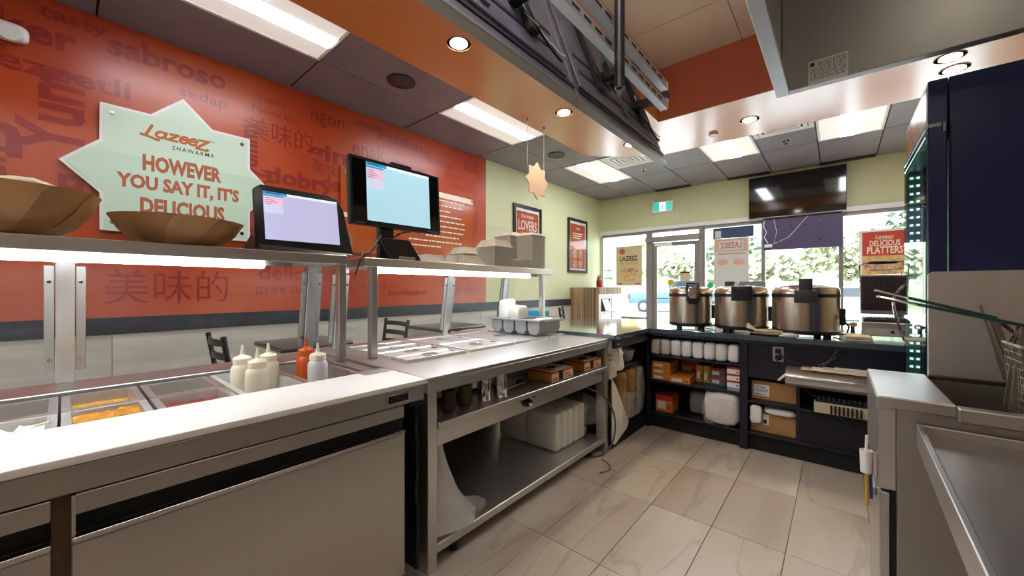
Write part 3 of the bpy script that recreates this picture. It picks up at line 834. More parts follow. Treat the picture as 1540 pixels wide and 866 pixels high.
for k, (x, y, a, lab) in enumerate(CH):
    if k == 0: c0.location = (x, y, 0); c0.rotation_euler = (0, 0, R(a)); c0['label'] = lab
    else: dup(c0, (x, y, 0), lab, R(a))
def table(label, x, y, w=.62, l=.72):
    t = thing('dining_table', label, 'table', (x, y, 0), 'dark dining tables along the left wall')
    MB().box(x - w / 2, x + w / 2, y - l / 2, y + l / 2, .795, .83).build('table_top', 'table_top', t, bevel=.008)
    MB().cyl((x, y, .03), (x, y, .795), .035).build('pedestal', 'chair_black', t)
    MB().box(x - .28, x + .28, y - .03, y + .03, .005, .035).box(x - .03, x + .03, y - .28, y + .28, .005, .035).build('base', 'chair_black', t)
    MB().box(x - .2, x + .2, y - .03, y + .03, .77, .794).build('top_plate', 'chair_black', t)
table('dark dining table below the red mural behind the squeeze bottles', -3.44, 1.32, .62, .56)
table('dark dining table below the pink end of the mural behind the pan lids', -3.6, 3.02, .62, .7)
table('dark dining table by the green wall left of the waste cabinet', -3.6, 5.3 - .55, .6, .6)

# waste cabinet
t = thing('waste_cabinet', 'striped wood waste cabinet with white doors in the far left corner', 'cabinet', (-3.65, 6.87, 0))
MB().box(WL + .015, -3.36, 6.39, 7.33, .0, 1.29).build('carcass', 'striped_wood', t, bevel=.003)
MB().box(-3.36, -3.335, 6.39, 7.33, 1.17, 1.295).build('top_band', 'striped_wood', t)
MB().box(-3.36, -3.34, 6.395, 7.325, 0.02, 1.165).build('face_frame', 'white_metal', t)
MB().box(-3.34, -3.328, 6.43, 6.85, .06, .78).build('door', 'white_metal', t, bevel=.003)
d2 = MB().box(-3.34, -3.328, 6.88, 7.29, .06, 1.1).build('door', 'white_metal', t, bevel=.003)
MB().cyl((-3.328, 6.92, .82), (-3.3, 6.92, .82), .015).build('knob', 'chrome', d2)
MB().box(-3.3405, -3.338, 6.47, 6.82, .84, 1.08).build('waste_opening', 'black_matte', t)
MB().add([(-3.336, 6.49, 1.07), (-3.336, 6.74, 1.07), (-3.26, 6.74, .86), (-3.26, 6.49, .86), (-3.331, 6.49, 1.07), (-3.331, 6.74, 1.07), (-3.255, 6.74, .86), (-3.255, 6.49, .86)],
         [(0, 1, 2, 3), (4, 5, 6, 7), (0, 1, 5, 4), (2, 3, 7, 6), (0, 3, 7, 4), (1, 2, 6, 5)]).build('flap', 'white_metal', t)
t = thing('fire_extinguisher', 'small red fire extinguisher standing on top of the striped cabinet', 'extinguisher', (-3.46, 6.62, 1.29))
MB().lathe([(.05, 0), (.055, .01), (.055, .11), (.035, .15), (.018, .165), (.018, .175)], (-3.46, 6.62, 1.295), 18).build('cylinder', 'red_ext', t, smooth=True)
MB().box(-3.475, -3.445, 6.57, 6.66, 1.47, 1.5).box(-3.475, -3.445, 6.56, 6.68, 1.515, 1.525).build('valve_handle', 'black_plastic', t)
MB().tube([(-3.46, 6.58, 1.48), (-3.46, 6.54, 1.44), (-3.46, 6.55, 1.36)], .009).build('hose', 'black_plastic', t)

# hanging star under the bulkhead edge
hy, hz, hx = 3.18, 2.385, -2.37
t = thing('hanging_star', 'pinkish beige star sign hanging on two bead chains from the orange bulkhead', 'sign', (hx, hy, SZ))
MB().prism(star(hy, hz, .195, .145), hx - .006, hx + .006, 'yz').build('star_panel', 'paper_pink', t, bevel=.002)
for y in (3.02, 3.3):
    m = MB()
    z = SZ - .02
    while z > hz + .145: m.lathe([(0, -.005), (.005, 0), (0, .005)], (hx, y, z), 6, cap=False); z -= .014
    m.cyl((hx, y, hz + .125), (hx, y, SZ - .002), .0015, 5)
    m.build('bead_chain', 'white_metal', t)
    MB().cyl((hx, y, SZ - .016), (hx, y, SZ - .0005), .01, 10).build('ceiling_hook', 'brass', t)

# ================================================================== OUTDOORS
struct(MB().box(-60, 60, WF + 2.2, 31, -.2, -.1).build('ground_parking_lot', 'asphalt')).name = 'ground'
struct(MB().box(-60, 60, WF + .16, WF + 2.2, -.15, -.02).build('sidewalk', 'concrete', None, bevel=.01))
struct(MB().box(-90, 90, 31, 120, -.2, .02).build('lawn', 'grass'))
def tree(label, x, y, h, w, m_, seed, conifer=False):
    t = thing('tree', label, 'tree', (x, y, 0), 'trees beyond the parking lot')
    MB().cyl((x, y, -.1), (x, y, h * .45), w * .05, 8, w * .03).build('trunk', 'bark', t)
    m = MB(); q = random.Random(seed)
    if conifer:
        for k in range(6):
            z = h * (.15 + .14 * k); r = w * .5 * (1 - k / 6.5)
            m.lathe([(r, 0), (r * .75, h * .06), (r * .2, h * .22), (0, h * .24)], (x, y, z), 14)
    else:
        for k in range(15):
            a = q.uniform(0, 2 * PI); rr = w * .33 * math.sqrt(q.random()); z = h * q.uniform(.35, .86)
            s_ = w * q.uniform(.3, .5) * (1.15 - z / h * .5)
            m.blob((x + rr * math.cos(a), y + rr * math.sin(a), z), (s_, s_, s_ * .85), 1.0, s_ * .22, 5 / s_, seed + k, 16, 11)
        for k in range(900):
            a = q.uniform(0, 2 * PI); b = math.acos(q.uniform(-1, 1)); rr = w * .5 * q.uniform(.75, 1.08)
            c = Vector((x + rr * math.sin(b) * math.cos(a), y + rr * math.sin(b) * math.sin(a), h * .62 + h * .36 * math.cos(b) * q.uniform(.8, 1.05)))
            u = Vector((q.uniform(-1, 1), q.uniform(-1, 1), q.uniform(-1, 1))).normalized() * w * .035; v = u.orthogonal().normalized() * w * .035
            m.add([c - u - v, c + u - v, c + u + v, c - u + v], [(0, 1, 2, 3)])
    stuff_ = m.build('crown', m_, t, smooth=not conifer)
TR = [('pale tree far left beyond the parking lot', -40, 39, 6.21, 6.25, 'leaf_yellow'),
      ('yellowish tree seen left of the glass door', -33, 48, 5.67, 5.75, 'leaf_yellow'),
      ('pale green tree behind the glass door', -25.5, 39, 5.94, 5.75, 'leaf'),
      ('yellow green tree right of the pickup', -18.5, 48, 7.02, 6.25, 'leaf_yellow'),
      ('tree seen beside the mirrored poster', -13, 39, 4.86, 5.5, 'leaf'),
      ('green tree at the middle window, left side', -9, 49, 7.56, 6.25, 'leaf_dark'),
      ('low pale tree behind the lamp post', -4.5, 39, 4.4, 4.83, 'leaf'),
      ('tall pale tree in the window under the sign back', 0, 49, 7.04, 5.67, 'leaf'),
      ('green tree in the right window left of the poster', 4.5, 39, 7.26, 5.46, 'leaf_dark'),
      ('pale tree at the far right window', 11, 49, 7.15, 6.3, 'leaf'),
      ('dark tree at the right edge of the lot', 18, 39, 6.6, 6.3, 'leaf_dark')]
for k, (lab, x, y, h, w, m_) in enumerate(TR): tree(lab, x, y, h, w, m_, 20 + k)
tree('thin spruce behind the glass door', -17.6, 35.5, 5.4, 1.9, 'leaf_dark', 60, True)
tree('small spruce left in the glass door', -20.4, 35.5, 4.4, 1.8, 'leaf_dark', 61, True)
o = MB(); 
for k in range(26): o.blob((-40 + k * 2.6, 33 + (k % 3) * .4, .55), (3.4, 2.2, 2.1 + (k % 4) * .25), .9, .5, 1.6, k, 14, 10)
stuff(o.build('hedge', 'leaf_dark', None, smooth=True)); S.collection.objects['hedge']['label'] = 'long clipped hedge at the back of the parking lot'; S.collection.objects['hedge']['category'] = 'hedge'

def vehicle(label, m_, x, y, rz, truck=False):
    t = thing('pickup_truck' if truck else 'car', label, 'truck' if truck else 'car', (0, 0, 0))
    L = 5.4 if truck else 4.5; hw = .95 if truck else .88; gz = .55 if truck else .42
    if truck:
        body = [(-L / 2, .5), (-L / 2, 1.15), (-.35, 1.2), (-.2, 1.25), (1.05, 1.2), (L / 2 - .15, 1.08), (L / 2, .85), (L / 2, .5)]
        cab = [(-.5, 1.18), (-.35, 1.85), (.85, 1.88), (1.45, 1.18)]
    else:
        body = [(-L / 2, .35), (-L / 2, .9), (-L / 2 + .4, .98), (1.0, .95), (L / 2 - .2, .78), (L / 2, .6), (L / 2, .35)]
        cab = [(-1.9, .95), (-1.35, 1.45), (.35, 1.5), (1.15, .95)]
    MB().prism(body, -hw, hw, 'xz').build('body', m_, t, bevel=.06, seg=2)
    MB().prism(cab, -hw * .86, hw * .86, 'xz').build('cabin', m_, t, bevel=.08, seg=2)
    cx = sum(p[0] for p in cab) / 4; cz = (cab[0][1] + cab[1][1]) / 2
    g = [(cx + (p[0] - cx) * .88, cz + (p[1] - cz) * .68) for p in cab]
    MB().prism(g, -hw * .88, hw * .88, 'xz').build('side_window', 'car_glass', t)
    MB().box(cab[0][0] - .02, cab[0][0] + .05, -hw * .7, hw * .7, cz - .2, cz + .18).build('rear_window', 'car_glass', t)
    for xx in (-L / 2 + .85, L / 2 - .95):
        for s in (-1, 1):
            w_ = MB().cyl((xx, s * (hw - .2), .34), (xx, s * (hw + .02), .34), .35, 20).build('wheel', 'tyre', t, bevel=.02)
            MB().cyl((xx, s * (hw - .02), .34), (xx, s * (hw + .03), .34), .2, 12).build('hub_cap', 'hub', w_)
    for s in (-1, 1): MB().box(-L / 2 - .02, -L / 2 + .05, s * hw * .95 - .1, s * hw * .95 + .1 - .0, .75, 1.05).build('tail_light', 'red_ext', t)
    MB().box(-L / 2 - .1, -L / 2 + .02, -hw * .95, hw * .95, .42, .6).build('bumper', 'hub', t)
    t.location = (x, y, -.1); t.rotation_euler = (0, 0, R(rz))
vehicle('blue pickup truck parked beyond the glass door, tail lights towards the shop', 'car_blue', -6.9, 22.9, 14, True)
vehicle('grey car parked outside the right window behind the panini grill', 'car_grey', .9, 21.5, 5)
vehicle('grey blue car parked farther along the lot', 'car_blue', 7.5, 22, 90)
t = thing('lamp_post', 'thin lamp post in the lot seen under the sign back', 'lamp', (-2.9, 29, 0))
MB().cyl((-2.9, 29, -.1), (-2.9, 29, 7.5), .06, 10).build('pole', 'alu', t)
MB().box(-3.0, -2.8, 28.5, 29.1, 7.45, 7.6).build('lamp_head', 'alu', t)
# ================================================================== PREPARATION LINE, LEFT
t = thing('prep_cooler', 'stainless refrigerated prep counter with wide doors along the bottom left', 'cooler', (-1.9, -.2, 0))
YA, YB = -1.3, .885
MB().box(-2.46, -2.225, YA, .99, .12, .888).box(-2.225, -1.64, YA, YA + .1, .12, .888).box(-2.225, -1.64, .93, .99, .7, .888).box(-2.225, -1.64, YA + .1, .93, .5, .6) \
    .box(-1.64, -1.36, YA, YB, .12, .875).box(-2.225, -1.64, YB - .05, YB, .12, .7).build('body', 'steel_warm', t, bevel=.003)
MB().box(-2.24, -2.2248, YA + .1, .93, .6, .885).box(-1.6402, -1.638, YA + .1, .93, .6, .87).build('well_liner', 'steel_dull', t)
MB().box(-1.36, -1.315, YA, .978, .815, .878).build('front_rail', 'steel_warm', t, bevel=.003)
MB().box(-1.64, -1.36, YB + .001, YB + .02, .12, .81).box(-1.36, -1.315, YB + .02, .978, .80, .812).build('side_panel', 'black_matte', t)
dsp = MB().box(-1.3155, -1.311, .80, .905, .828, .866).build('display', 'chrome', t, bevel=.002)
MB().box(-1.3112, -1.3095, .808, .897, .833, .861).build('screen', 'black_gloss', dsp)
for y0, y1 in ((-.99, -.018), (.012, .884)):
    d = MB().box(-1.36, -1.315, y0, y1, .14, .70).prism([(-1.36, .70), (-1.313, .70), (-1.309, .708), (-1.309, .716), (-1.33, .714), (-1.36, .708)], y0, y1, 'xz').build('door', 'steel_warm', t, bevel=.002)
    MB().box(-1.36, -1.318, y0, y1, .764, .811).build('door_header', 'steel_warm', d, bevel=.002)
    MB().box(-1.36, -1.352, y0, y1, .71, .764).build('handle_recess', 'black_matte', d)
    MB().box(-1.33, -1.308, y0, y1, .7085, .7165).build('handle_lip', 'chrome', d, bevel=.001)
    MB().box(-1.36, -1.315, y0, y0 + .006, .716, .811).build('edge_trim', 'chrome', d)
MB().box(-1.365, -1.34, -.018, .012, .12, .815).build('door_post', 'grease', t)
for y in (-1.2, .8):
    for x in (-2.35, -1.5): MB().cyl((x, y, 0), (x, y, .12), .03).build('leg', 'black_plastic', t)
bd = MB().box(-1.625, -1.311, YA, .99, .88, .90).build('cutting_board', 'board_white', None, bevel=.004, seg=2)
tag(bd, 'long white cutting board along the front of the prep counter', 'board')
o = MB().box(-1.64, -1.56, .85, .975, .90, .903).build('label_strip', 'steel_h'); tag(o, 'small steel strip on the right end of the white cutting board', 'strip')
# torn black liner in the gap between cooler and steam table
m = MB(); q = random.Random(5); pts = []
for k in range(15):
    z = .05 + k * .054; pts.append((-1.40 + q.uniform(-.012, .006), z))
m.prism([(-1.7, .04)] + pts + [(-1.7, .83)], .998, 1.012, 'xz')
o = m.build('black_liner', 'black_matte'); tag(o, 'ragged black plastic liner in the gap left of the steam table', 'liner')

def food_pan(x0, x1, y0, y1, z, rim, fill, depth, label, lumpy=.006, seed=0):
    t = thing('food_pan', label, 'pan', ((x0 + x1) / 2, (y0 + y1) / 2, z - .1), 'food pans in the prep counter')
    w = .021; g = .012
    def ring(a, za, b, zb):
        return [(x0 + a, y0 + a, za), (x1 - a, y0 + a, za), (x1 - a, y1 - a, za), (x0 + a, y1 - a, za), (x0 + b, y0 + b, zb), (x1 - b, y0 + b, zb), (x1 - b, y1 - b, zb), (x0 + b, y1 - b, zb)]
    F4 = [(0, 1, 5, 4), (1, 2, 6, 5), (2, 3, 7, 6), (3, 0, 4, 7)]
    m = MB()
    m.add(ring(0, z - .012, 0, z), F4); m.add(ring(0, z, w, z), F4); m.add(ring(w, z, w + g, z - .1), F4)
    m.add([v for v in ring(w + g, z - .1, w + g, z - .1)[:4]], [(0, 1, 2, 3)])
    m.add(ring(0, z - .012, w + g, z - .102), F4)
    m.build('pan', rim, t, weld=True)
    if fill:
        n = 14; vs = []; fs = []; a = w + g * depth / .1 + .001; q = random.Random(seed)
        for i in range(n + 1):
            for j in range(n + 1):
                vs.append((x0 + a + (x1 - x0 - 2 * a) * i / n, y0 + a + (y1 - y0 - 2 * a) * j / n, z - depth + q.uniform(-1, 1) * lumpy))
        for i in range(n):
            for j in range(n): k = i * (n + 1) + j; fs.append((k, k + n + 1, k + n + 2, k + 1))
        stuff(MB().add(vs, fs).build('filling', fill, t, smooth=True))
    return t
ZP = .876; XF = (-1.915, -1.645); XK = (-2.205, -1.925)
pa = food_pan(*XF, -.235, -.012, ZP, 'cup_plastic', 'onion', .02, 'front clear pan of sliced white onion at the left edge', .012, 1)
food_pan(*XK, -.235, -.012, ZP, 'steel_h', 'pickle', .06, 'rear steel pan behind the sliced white onion', .004, 2)
food_pan(*XF, -.005, .195, ZP, 'cup_plastic', 'pepper', .012, 'front pan of yellow pickled peppers', .006, 3)
food_pan(*XK, -.005, .195, ZP, 'steel_h', 'pepper', .035, 'rear pan with a little yellow pepper brine', .003, 4)
food_pan(*XF, .205, .425, ZP, 'steel_h', 'tomato', .03, 'front pan of dark red sauce', .003, 5)
food_pan(*XK, .205, .425, ZP, 'steel_h', 'pickle', .06, 'rear steel pan of olive green brine behind the red sauce', .002, 6)
food_pan(-2.205, -1.645, .435, .665, ZP - .0, 'cup_plastic', None, .1, 'clear pan holding the three white squeeze bottles')
food_pan(-2.205, -1.645, .675, .925, ZP - .0, 'steel_h', None, .1, 'steel pan holding the orange squeeze bottle')
food_pan(*XF, -.46, -.245, ZP, 'steel_h', 'tomato', .05, 'front steel pan left of the onion, out of view', .006, 9)
# onion rings, pepper rings, serving bits
q = random.Random(2)
for k in range(9):
    o = MB().lathe([(.012, -.003), (.017, 0), (.012, .003)], seg=14, cap=False, M=Matrix.Translation((-1.87 + .18 * q.random(), -.19 + .15 * q.random(), ZP - .012 + .002 * k)) @ Matrix.Rotation(q.uniform(-.5, .5), 4, 'X') @ Matrix.Rotation(q.uniform(-.5, .5), 4, 'Y')).build('onion_slice', 'onion', None, smooth=True)
    o.parent = pa; o.location = -Vector(pa.location)
o = MB().lathe([(.008, 0), (.011, .006), (.018, .006), (.019, 0)], (-1.72, .125, ZP - .007), 18, cap=False).build('olive_ring', 'black_gloss', None, smooth=True); tag(o, 'black olive ring lying on the yellow peppers', 'olive')
o = MB().blob((-1.75, .385, ZP - .02), (.04, .05, .03), .9, .006, 30, 3).build('garlic_piece', 'onion', None, smooth=True); tag(o, 'pale lump in the pan of dark red sauce', 'food')
o = MB().lathe([(.02, 0), (.026, .004), (.014, .012), (.012, .004)], (-1.657, .365, ZP + .001), 18, cap=False).build('bottle_ring', 'chrome', None, smooth=True); tag(o, 'small metal ring on the rim of the dark red sauce pan', 'ring')

def bottle(label, m_body, m_cap, x, y, z=ZP - .099, h=.25, r=.043):
    t = thing('squeeze_bottle', label, 'bottle', (x, y, z), 'squeeze bottles in the prep counter')
    s = h / .25
    MB().lathe([(r * .96, 0), (r, .008 * s), (r, .14 * s), (r * .95, .158 * s), (r * .76, .168 * s), (r * .76, .176 * s)], (x, y, z), 28).build('body', m_body, t, smooth=True)
    MB().lathe([(r * .82, .172 * s), (r * .82, .194 * s), (r * .7, .2 * s), (r * .3, .206 * s), (.009, .21 * s), (.004, .25 * s), (0, .25 * s)], (x, y, z), 28).build('nozzle_cap', m_cap, t, smooth=True)
bottle('white squeeze bottle standing at the front of the group of three', 'bottle_white', 'bottle_white', -1.86, .53)
bottle('white squeeze bottle at the left rear of the group of three', 'bottle_white', 'bottle_white', -2.0, .512)
bottle('white squeeze bottle at the right rear of the group of three', 'bottle_white', 'bottle_white', -1.99, .61)
bottle('orange squeeze bottle behind the pale one', 'bottle_orange', 'bottle_orange', -1.955, .76, h=.265)
bottle('pale squeeze bottle in front of the orange one', 'bottle_clear', 'bottle_white', -1.86, .775, h=.245)

# glass guards with a shelf on top
def guard(label, y0, y1, xf, xb, zt, zfoot, posts, fposts, led, lends):
    t = thing('glass_guard', label, 'guard', ((xf + xb) / 2, y0, zfoot), 'glass guards along the serving line')
    MB().box(xb, xf, y0, y1, zt - .05, zt).build('shelf', 'steel', t, bevel=.003)
    MB().box(xf - .075, xf - .03, led[0], led[1], zt - .083, zt - .0505).build('led_tube', 'led', t, bevel=.006)
    MB().box(xf - .06, xf - .045, led[1] + .001, led[1] + .12, zt - .07, zt - .0505).build('led_connector', 'alu', t)
    for y in fposts:
        MB().box(xf - .045, xf, y - .02, y + .02, zfoot, zt - .05).build('front_post', 'steel', t, bevel=.003)
    for y in posts:
        A = Matrix(((1, 0, .14, 0), (0, 1, 0, 0), (0, 0, 1, 0), (0, 0, 0, 1)))
        Mx = Matrix.Translation((xb + .025, y, zfoot)) @ A
        h = zt - .05 - zfoot
        p = MB().box(-.012, .012, -.026, .026, 0, h, Mx).build('back_post', 'steel', t, bevel=.002)
        for s in (-1, 1):
            c = MB().box(-.008, .006, s * .042 - .014, s * .042 + .014, .05, h - .035, Mx).build('glass_clamp', 'steel_dull', p, bevel=.002)
            m = MB()
            for z in (.1, h - .1): m.lathe([(.008, 0), (.006, .006), (0, .006)], seg=10, M=Mx @ Matrix.Translation((.006, s * .042, z)) @ Matrix.Rotation(PI / 2, 4, 'Y'))
            m.build('clamp_screw', 'chrome', p)
        MB().box(xb + .06, xb + .13, y - .035, y + .035, zt - .075, zt - .051).build('mount_bracket', 'alu', t)
    ps = sorted(posts)
    edges = [(y0, ps[0] - .045)] + [(a + .045, b - .045) for a, b in zip(ps[:-1], ps[1:])] + ([(ps[-1] + .045, y1)] if y1 - ps[-1] > .1 else [])
    h = zt - .05 - zfoot
    for a, b in edges:
        if b - a < .05: continue
        z0, z1 = .045, h - .03
        MB().prism([(xb + .017 + .14 * z0, zfoot + z0), (xb + .017 + .14 * z1, zfoot + z1), (xb + .023 + .14 * z1, zfoot + z1), (xb + .023 + .14 * z0, zfoot + z0)], a, b, 'xz').build('glass_pane', 'glass', t)
    MB().box(xb + .004, xb + .010, y0, y1 - .02, zt, zt + .43).build('tall_glass_pane', 'glass', t)
    for y in lends:
        MB().box(xb + .11, xf - .05, y - .003, y + .003, zfoot + .02, zt - .06).build('end_pane', 'glass', t)
guard('glass guard with lit steel shelf above the prep counter', YA, .985, -2.0, -2.46, 1.455, .888, [-1.2, .005, .955], [-1.25, .962], (-1.2, .61), [.962])
guard('glass guard with lit steel shelf above the steam table', 1.08, 2.92, -1.99, -2.53, 1.45, .881, [1.16, 2.07, 2.765], [1.14, 2.775], (1.17, 2.62), [1.14])

# steam table
t = thing('steam_table', 'stainless steam table with open shelves between prep counter and dark counter', 'table', (-2, 1.95, 0))
TX0, TX1, TY0, TY1 = -2.64, -1.378, 1.045, 2.80
MB().box(TX0, TX1, TY0, TY1, .862, .88).box(TX1 - .02, TX1, TY0, TY1, .81, .862).box(TX0, TX1 - .02, TY0, TY0 + .02, .81, .862).build('top', 'steel_h', t, bevel=.003)
MB().box(TX0 + .05, -1.62, TY0 + .06, TY1 - .05, .69, .86).build('heating_wells', 'steel', t, bevel=.004)
MB().box(TX0 + .05, -1.62, TY0 + .06, TY1 - .05, .5, .55).build('wells_underside', 'steel_dull', t)
MB().box(-1.64, TX1 + .012, TY0 + .056, TY1 - .056, .640, .67).build('upper_shelf', 'steel', t, bevel=.003)
ap = MB().box(-1.435, -1.415, TY0 + .03, TY1 - .03, .545, .640).build('control_panel', 'steel', t, bevel=.002)
MB().lathe([(.028, 0), (.028, .012), (.022, .016), (.02, .035), (0, .036)], seg=24, M=Matrix.Translation((-1.415, 1.79, .60)) @ Matrix.Rotation(PI / 2, 4, 'Y')).build('knob', 'black_plastic', ap, smooth=True)
MB().lathe([(.018, .0365), (0, .038)], seg=24, M=Matrix.Translation((-1.415, 1.79, .60)) @ Matrix.Rotation(PI / 2, 4, 'Y'), cap=False).build('knob_face', 'chrome', ap)
MB().lathe([(.01, 0), (.008, .006), (0, .006)], seg=14, M=Matrix.Translation((-1.415, 1.87, .618)) @ Matrix.Rotation(PI / 2, 4, 'Y')).build('pilot_lamp', 'black_plastic', ap)
MB().box(TX0 + .05, TX1 - .01, TY0 + .03, TY1 - .05, .07, .112).build('bottom_shelf', 'steel_h', t, bevel=.004)
MB().box(TX0 + .04, TX0 + .05, TY0 + .03, TY1 - .03, .11, .80).build('back_panel', 'black_matte', t)
for x0, y0 in ((TX1 - .085, TY0 + .005), (TX0 + .01, TY0 + .005), (TX1 - .085, TY1 - .055), (TX0 + .01, TY1 - .055)):
    MB().box(x0, x0 + .08, y0, y0 + .05, .0, .862).build('leg', 'steel', t, bevel=.003)
for y in (TY0 + .2, TY1 - .2): MB().cyl((TX1 - .06, y, .0), (TX1 - .06, y, .07), .022).build('foot', 'black_plastic', t)
MB().box(-1.45, -1.4, 2.62, 2.72, .57, .63).build('shelf_bracket', 'steel', t, bevel=.002)

# lids
def lid(x0, x1, y0, y1, label, along='y', z=.8805):
    t = thing('pan_lid', label, 'lid', ((x0 + x1) / 2, (y0 + y1) / 2, z), 'steel lids on the steam table')
    b = .022
    prof = [(0, 0), (.004, .016), (b * .7, .018), (b, .012)]
    v = []; fs = []
    for a, h in prof:
        v += [(x0 + a, y0 + a, z + h), (x1 - a, y0 + a, z + h), (x1 - a, y1 - a, z + h), (x0 + a, y1 - a, z + h)]
    for i in range(len(prof) - 1):
        for k in range(4): fs.append((i * 4 + k, i * 4 + (k + 1) % 4, i * 4 + 4 + (k + 1) % 4, i * 4 + 4 + k))
    n = len(prof) - 1; fs.append((n * 4, n * 4 + 1, n * 4 + 2, n * 4 + 3))
    MB().add(v, fs).build('plate', 'lid_steel', t, smooth=False)
    cx, cy = (x0 + x1) / 2, (y0 + y1) / 2
    rx = min(.045, (x1 - x0) * .3)
    MB().lathe([(rx * 1.1, .0125), (rx * 1.1, .0155), (rx, .0155), (rx * .8, .0128), (0, .0125)], (cx, cy, z), 26, cap=False).build('handle_recess', 'steel_dull', t, smooth=True)
    MB().tube([(cx, cy - rx, z + .014), (cx, cy - rx * .8, z + .019), (cx, cy + rx * .8, z + .019), (cx, cy + rx, z + .014)], .003).build('handle', 'chrome', t, smooth=True)
    MB().box(cx - .02, cx + .02, y1 - .05, y1 - .03, z + .0122, z + .0132).build('ladle_notch', 'black_matte', t)
w = .175
for k, nm in enumerate(('frontmost narrow lid of four at the near end of the steam table', 'second narrow lid from the front at the near end of the steam table', 'third narrow lid from the front at the near end of the steam table', 'rearmost narrow lid of four at the near end, by the guard post')):
    lid(-1.73 - w * (k + 1) + .006, -1.73 - w * k - .003, 1.18, 1.60, nm)
lid(-2.075, -1.735, 1.635, 2.06, 'front half-size lid in the middle of the steam table')
lid(-2.43, -2.085, 1.635, 2.06, 'rear half-size lid in the middle of the steam table')
lid(-2.43, -1.745, 2.085, 2.50, 'full-size lid in front of the grey cutlery bin')
lid(-2.43, -1.75, 2.52, 2.74, 'full-size lid under the grey cutlery bin')

# cutlery bin on the far end
t = thing('cutlery_bin', 'grey plastic cutlery bin with four rounded compartments on the steam table', 'bin', (-2.05, 2.58, .905))
bx0, bx1, by0, by1, bz = -2.31, -1.78, 2.42, 2.73, .905
n = 4; cw = (bx1 - bx0) / n
for k in range(n):
    a = bx0 + k * cw + .008; b = a + cw - .016; mid = (a + b) / 2; rr = (b - a) / 2
    prof = [(a, bz + .118)] + [(mid - rr * math.cos(PI * i / 12), bz + rr * .85 - rr * .85 * math.sin(PI * i / 12)) for i in range(13)] + [(b, bz + .118)]
    m = MB(); m.prism(prof, by0 + .01, by0 + .014, 'xz').prism(prof, by1 - .014, by1 - .01, 'xz')
    for p, q_ in zip(prof[:-1], prof[1:]):
        m.add([(p[0], by0 + .01, p[1]), (q_[0], by0 + .01, q_[1]), (q_[0], by1 - .01, q_[1]), (p[0], by1 - .01, p[1])], [(0, 1, 2, 3)])
    m.build('compartment', 'grey_plastic', t, smooth=True)
m = MB()
for a in [bx0 + k * cw for k in range(n + 1)]: m.box(max(a - .012, bx0 - .012), min(a + .012, bx1 + .012), by0, by1, bz + .112, bz + .122)
m.box(bx0 - .02, bx1 + .02, by0 - .018, by0 + .016, bz + .108, bz + .122).box(bx0 - .02, bx1 + .02, by1 - .016, by1 + .018, bz + .108, bz + .122)
m.build('rim', 'grey_plastic', t, bevel=.003)
MB().tube([(bx1 + .015, by0 + .02, bz + .115), (bx1 + .055, by0 + .05, bz + .118), (bx1 + .055, by1 - .05, bz + .118), (bx1 + .015, by1 - .02, bz + .115)], .009).build('handle', 'grey_plastic', t, smooth=True)
for k, (x, hgt, lab) in enumerate(((-2.22, .2, 'white paper packet standing in the leftmost bin compartment'), (-2.09, .15, 'short white paper packet in the second bin compartment'))):
    o = MB().blob((x, 2.54, bz + .075 + hgt / 2), (.1, .13, hgt), .35, .012, 14, k + 4).build('paper_packet', 'paper', None, smooth=True); tag(o, lab, 'packet', 'paper packets in the cutlery bin')
o = MB().blob((-1.85, 2.57, bz + .1), (.08, .2, .05), .4, .008, 14, 9).build('cutlery_bundle', 'foam_white', None, smooth=True); tag(o, 'white wrapped cutlery lying in the right bin compartment', 'cutlery')
t = thing('tissue_box', 'bright blue box standing behind the cutlery bin', 'box', (-2.18, 2.95, .908))
MB().box(-2.27, -2.09, 2.90, 3.0, .9085, 1.065).build('carton', 'sky_blue_box', t, bevel=.004)
MB().blob((-2.17, 2.9, .97), (.11, .02, .06), .8, .004, 30, 2).build('printed_fruit', 'pen_yellow', t, smooth=True)

# shakers on the upper shelf
def shaker(label, x, y, glass, fill, h=.15, r=.038):
    z = .6705
    t = thing('shaker', label, 'shaker', (x, y, z), 'shakers on the steam table shelf')
    if glass:
        MB().lathe([(r * .9, 0), (r, .005), (r, .02), (r * .93, .03), (r * .93, h * .78)], (x, y, z), 22).build('glass_body', 'clear_plastic', t, smooth=True)
        stuff(MB().lathe([(r * .84, .008), (r * .84, h * .6), (0, h * .61)], (x, y, z), 20).build('spice', fill, t, smooth=True))
        MB().lathe([(r * .97, h * .76), (r * .97, h * .93), (r * .8, h), (0, h)], (x, y, z), 22).build('lid', 'chrome', t, smooth=True)
    else:
        MB().lathe([(r * .95, 0), (r, .004), (r, h * .74), (r * .96, h * .77)], (x, y, z), 24).build('steel_body', 'chrome', t, smooth=True)
        MB().lathe([(r * 1.02, h * .77), (r * 1.02, h * .93), (r * .9, h), (0, h)], (x, y, z), 24).build('lid', 'chrome', t, smooth=True)
        if fill: MB().tube([(x + r * .6, y - r * .8, z + h * .7), (x + r * 1.3, y - r * 1.2, z + h * .62), (x + r * 1.3, y - r * 1.2, z + h * .3), (x + r * .6, y - r * .8, z + h * .22)], .004).build('handle', 'chrome', t, smooth=True)
shaker('glass shaker of dark red spice, nearest on the shelf', -1.475, 1.245, True, 'spice_dark', .168, .041)
shaker('glass shaker of green herbs, second on the shelf', -1.485, 1.365, True, 'spice_green', .168, .041)
shaker('steel shaker with a side handle, third on the shelf', -1.475, 1.495, False, 'h', .142, .038)
shaker('plain steel shaker, last in the row on the shelf', -1.45, 1.6, False, None, .146, .039)
t = thing('tongs', 'steel tongs lying on the shelf between shakers and glove boxes', 'tongs', (-1.53, 1.88, .68))
